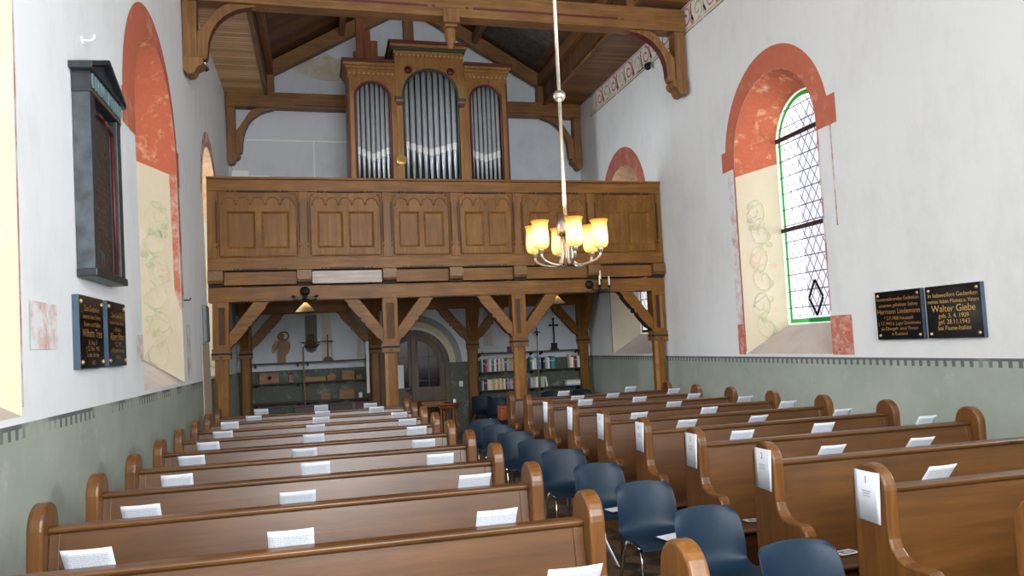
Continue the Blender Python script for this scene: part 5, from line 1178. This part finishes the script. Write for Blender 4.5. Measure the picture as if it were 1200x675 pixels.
mb = MB(); mb.lathe([(0.02, 0), (0.026, 0.005), (0.028, 0.075), (0.025, 0.075), (0.022, 0.01)], (2.56, 14.98, 0.7525), 'white_paint', 16); tag(mb.build('cup'), 'small white cup on the round table by the door', 'cup')
mb = MB(); mb.lathe([(0.0, 0), (0.04, 0.003), (0.055, 0.018), (0.05, 0.018), (0.035, 0.008)], (2.40, 15.0, 0.7525), 'black_iron', 16); tag(mb.build('dish'), 'small dark dish on the round table by the door', 'dish')
t = thing('side_table', 'plain brown side table against the arched door', 'table', (2.28, 16.05, 0)); mb = MB(); mb.box(2.0, 2.58, 15.82, 16.25, 0.715, 0.745, 'table_wood'); mb.build('table_top', t, bevel=0.005)
for px in (2.03, 2.55):
    for py in (15.85, 16.22): mb = MB(); mb.box(px - 0.022, px + 0.022, py - 0.022, py + 0.022, 0, 0.715, 'table_wood'); mb.build('leg', t, bevel=0.004)
mb = MB(); mb.box(2.05, 2.53, 15.84, 15.86, 0.63, 0.715, 'table_wood'); mb.build('apron', t)
t = thing('black_stool', 'small black stool in the aisle at the end of the last right pew', 'stool', (2.93, 12.0, 0)); mb = MB(); mb.box(2.78, 3.08, 11.86, 12.14, 0.55, 0.655, 'black_iron'); mb.build('seat', t, bevel=0.015)
for px in (2.81, 3.05):
    for py in (11.89, 12.11): mb = MB(); mb.tube([(px, py, 0), (px, py, 0.55)], 0.014, 'black_iron', 8); mb.build('leg', t)
t = thing('orange_case', 'orange brown case lying on the small black stool', 'case', (2.93, 12.0, 0.6555)); mb = MB(); mb.box(2.77, 3.1, 11.85, 12.12, 0.656, 0.845, 'orange_box'); mb.build('case_body', t, bevel=0.012); mb = MB(); mb.box(2.765, 3.105, 11.845, 12.125, 0.845, 0.87, 'orange_box'); mb.build('lid', t, bevel=0.008)

# ------------------------------------------------------------------ light
def point(loc, e, r, col, name='lamp_light'):
    l = bpy.data.lights.new(name, 'POINT'); l.energy = e; l.shadow_soft_size = r; l.color = col; o = bpy.data.objects.new(name, l); o.location = loc; COL.objects.link(o); return o
def area(loc, target, sx, sy, e, col, name='daylight'):
    l = bpy.data.lights.new(name, 'AREA'); l.shape = 'RECTANGLE'; l.size = sx; l.size_y = sy; l.energy = e; l.color = col
    o = bpy.data.objects.new(name, l); o.location = loc; o.rotation_euler = (Vector(target) - Vector(loc)).to_track_quat('-Z', 'Y').to_euler(); COL.objects.link(o); return o
for p in lamps: point(p, 20.0, 0.02, (1.0, 0.87, 0.66), 'bulb_light')
for p in (pl1, pl2): point(p, 60.0, 0.02, (1.0, 0.87, 0.66), 'bulb_light')
CAMZ = 1.85
point((0.03, -0.02, CAMZ + 0.30), FLASH, 0.05, (0.97, 0.99, 1.0), 'camera_flash')
area((2.1, -2.7, 5.0), (2.1, 12.0, 4.0), 5.5, 4.5, REAR_FILL, (0.93, 0.97, 1.0), 'rear_fill')  # added area lamp before the plain end wall, brightening the nave from behind
for w, kk in zip(WIN['L'], (0.6, 6.0, 8.0)): area((-4.6, w[0], 4.6), (4.0, w[0] + 0.4, 3.0), 2.4, 4.0, WINE * kk, (0.92, 0.96, 1.0), 'window_daylight')
area((9.0, 7.3, 3.0), (-1.3, 13.0, 6.4), 1.8, 2.6, WINE * 1.2, (0.92, 0.96, 1.0), 'soffit_fill')  # added lamp aimed up through the window to brighten the left soffit
area((8.9, WIN['R'][0][0] - 0.6, 3.0), (-1.3, WIN['R'][0][0] + 3.0, 6.2), 2.4, 3.0, WINE * 4.0, (0.90, 0.95, 1.0), 'window_daylight')  # added lamp low outside the near window, tilted up to lighten the soffit
for w in WIN['R'][1:]: area((9.4, w[0] - 1.5, 8.6), (6.4, w[0], 3.4), 3.0, 3.0, WINE * 1.6, (0.90, 0.95, 1.0), 'sky_daylight')
wd = bpy.data.worlds.new('sky'); SC.world = wd; wd.use_nodes = True; bg = wd.node_tree.nodes['Background']; bg.inputs[0].default_value = (0.93, 0.94, 1.0, 1); bg.inputs[1].default_value = SKY

# ------------------------------------------------------------------ camera
cam = bpy.data.cameras.new('camera'); co = bpy.data.objects.new('camera', cam); COL.objects.link(co)
rt = Vector((0.96851582, -0.24498058, -0.04429014)); up = Vector((0.0243946, -0.08366003, 0.99619571)); fw = Vector((0.24775392, 0.96591175, 0.07504986))
mm = Matrix((rt, up, -fw)).transposed().to_4x4(); mm.translation = Vector((0, 0, CAMZ)); co.matrix_world = mm
cam.sensor_width = 36.0; cam.lens = 884.95 / 1200 * 36; cam.clip_start = 0.05; cam.clip_end = 200
SC.camera = co
SC.view_settings.view_transform = 'Standard'; SC.view_settings.look = 'None'; SC.view_settings.exposure = EXPO; SC.view_settings.gamma = 1.0; SC.view_settings.use_curve_mapping = False
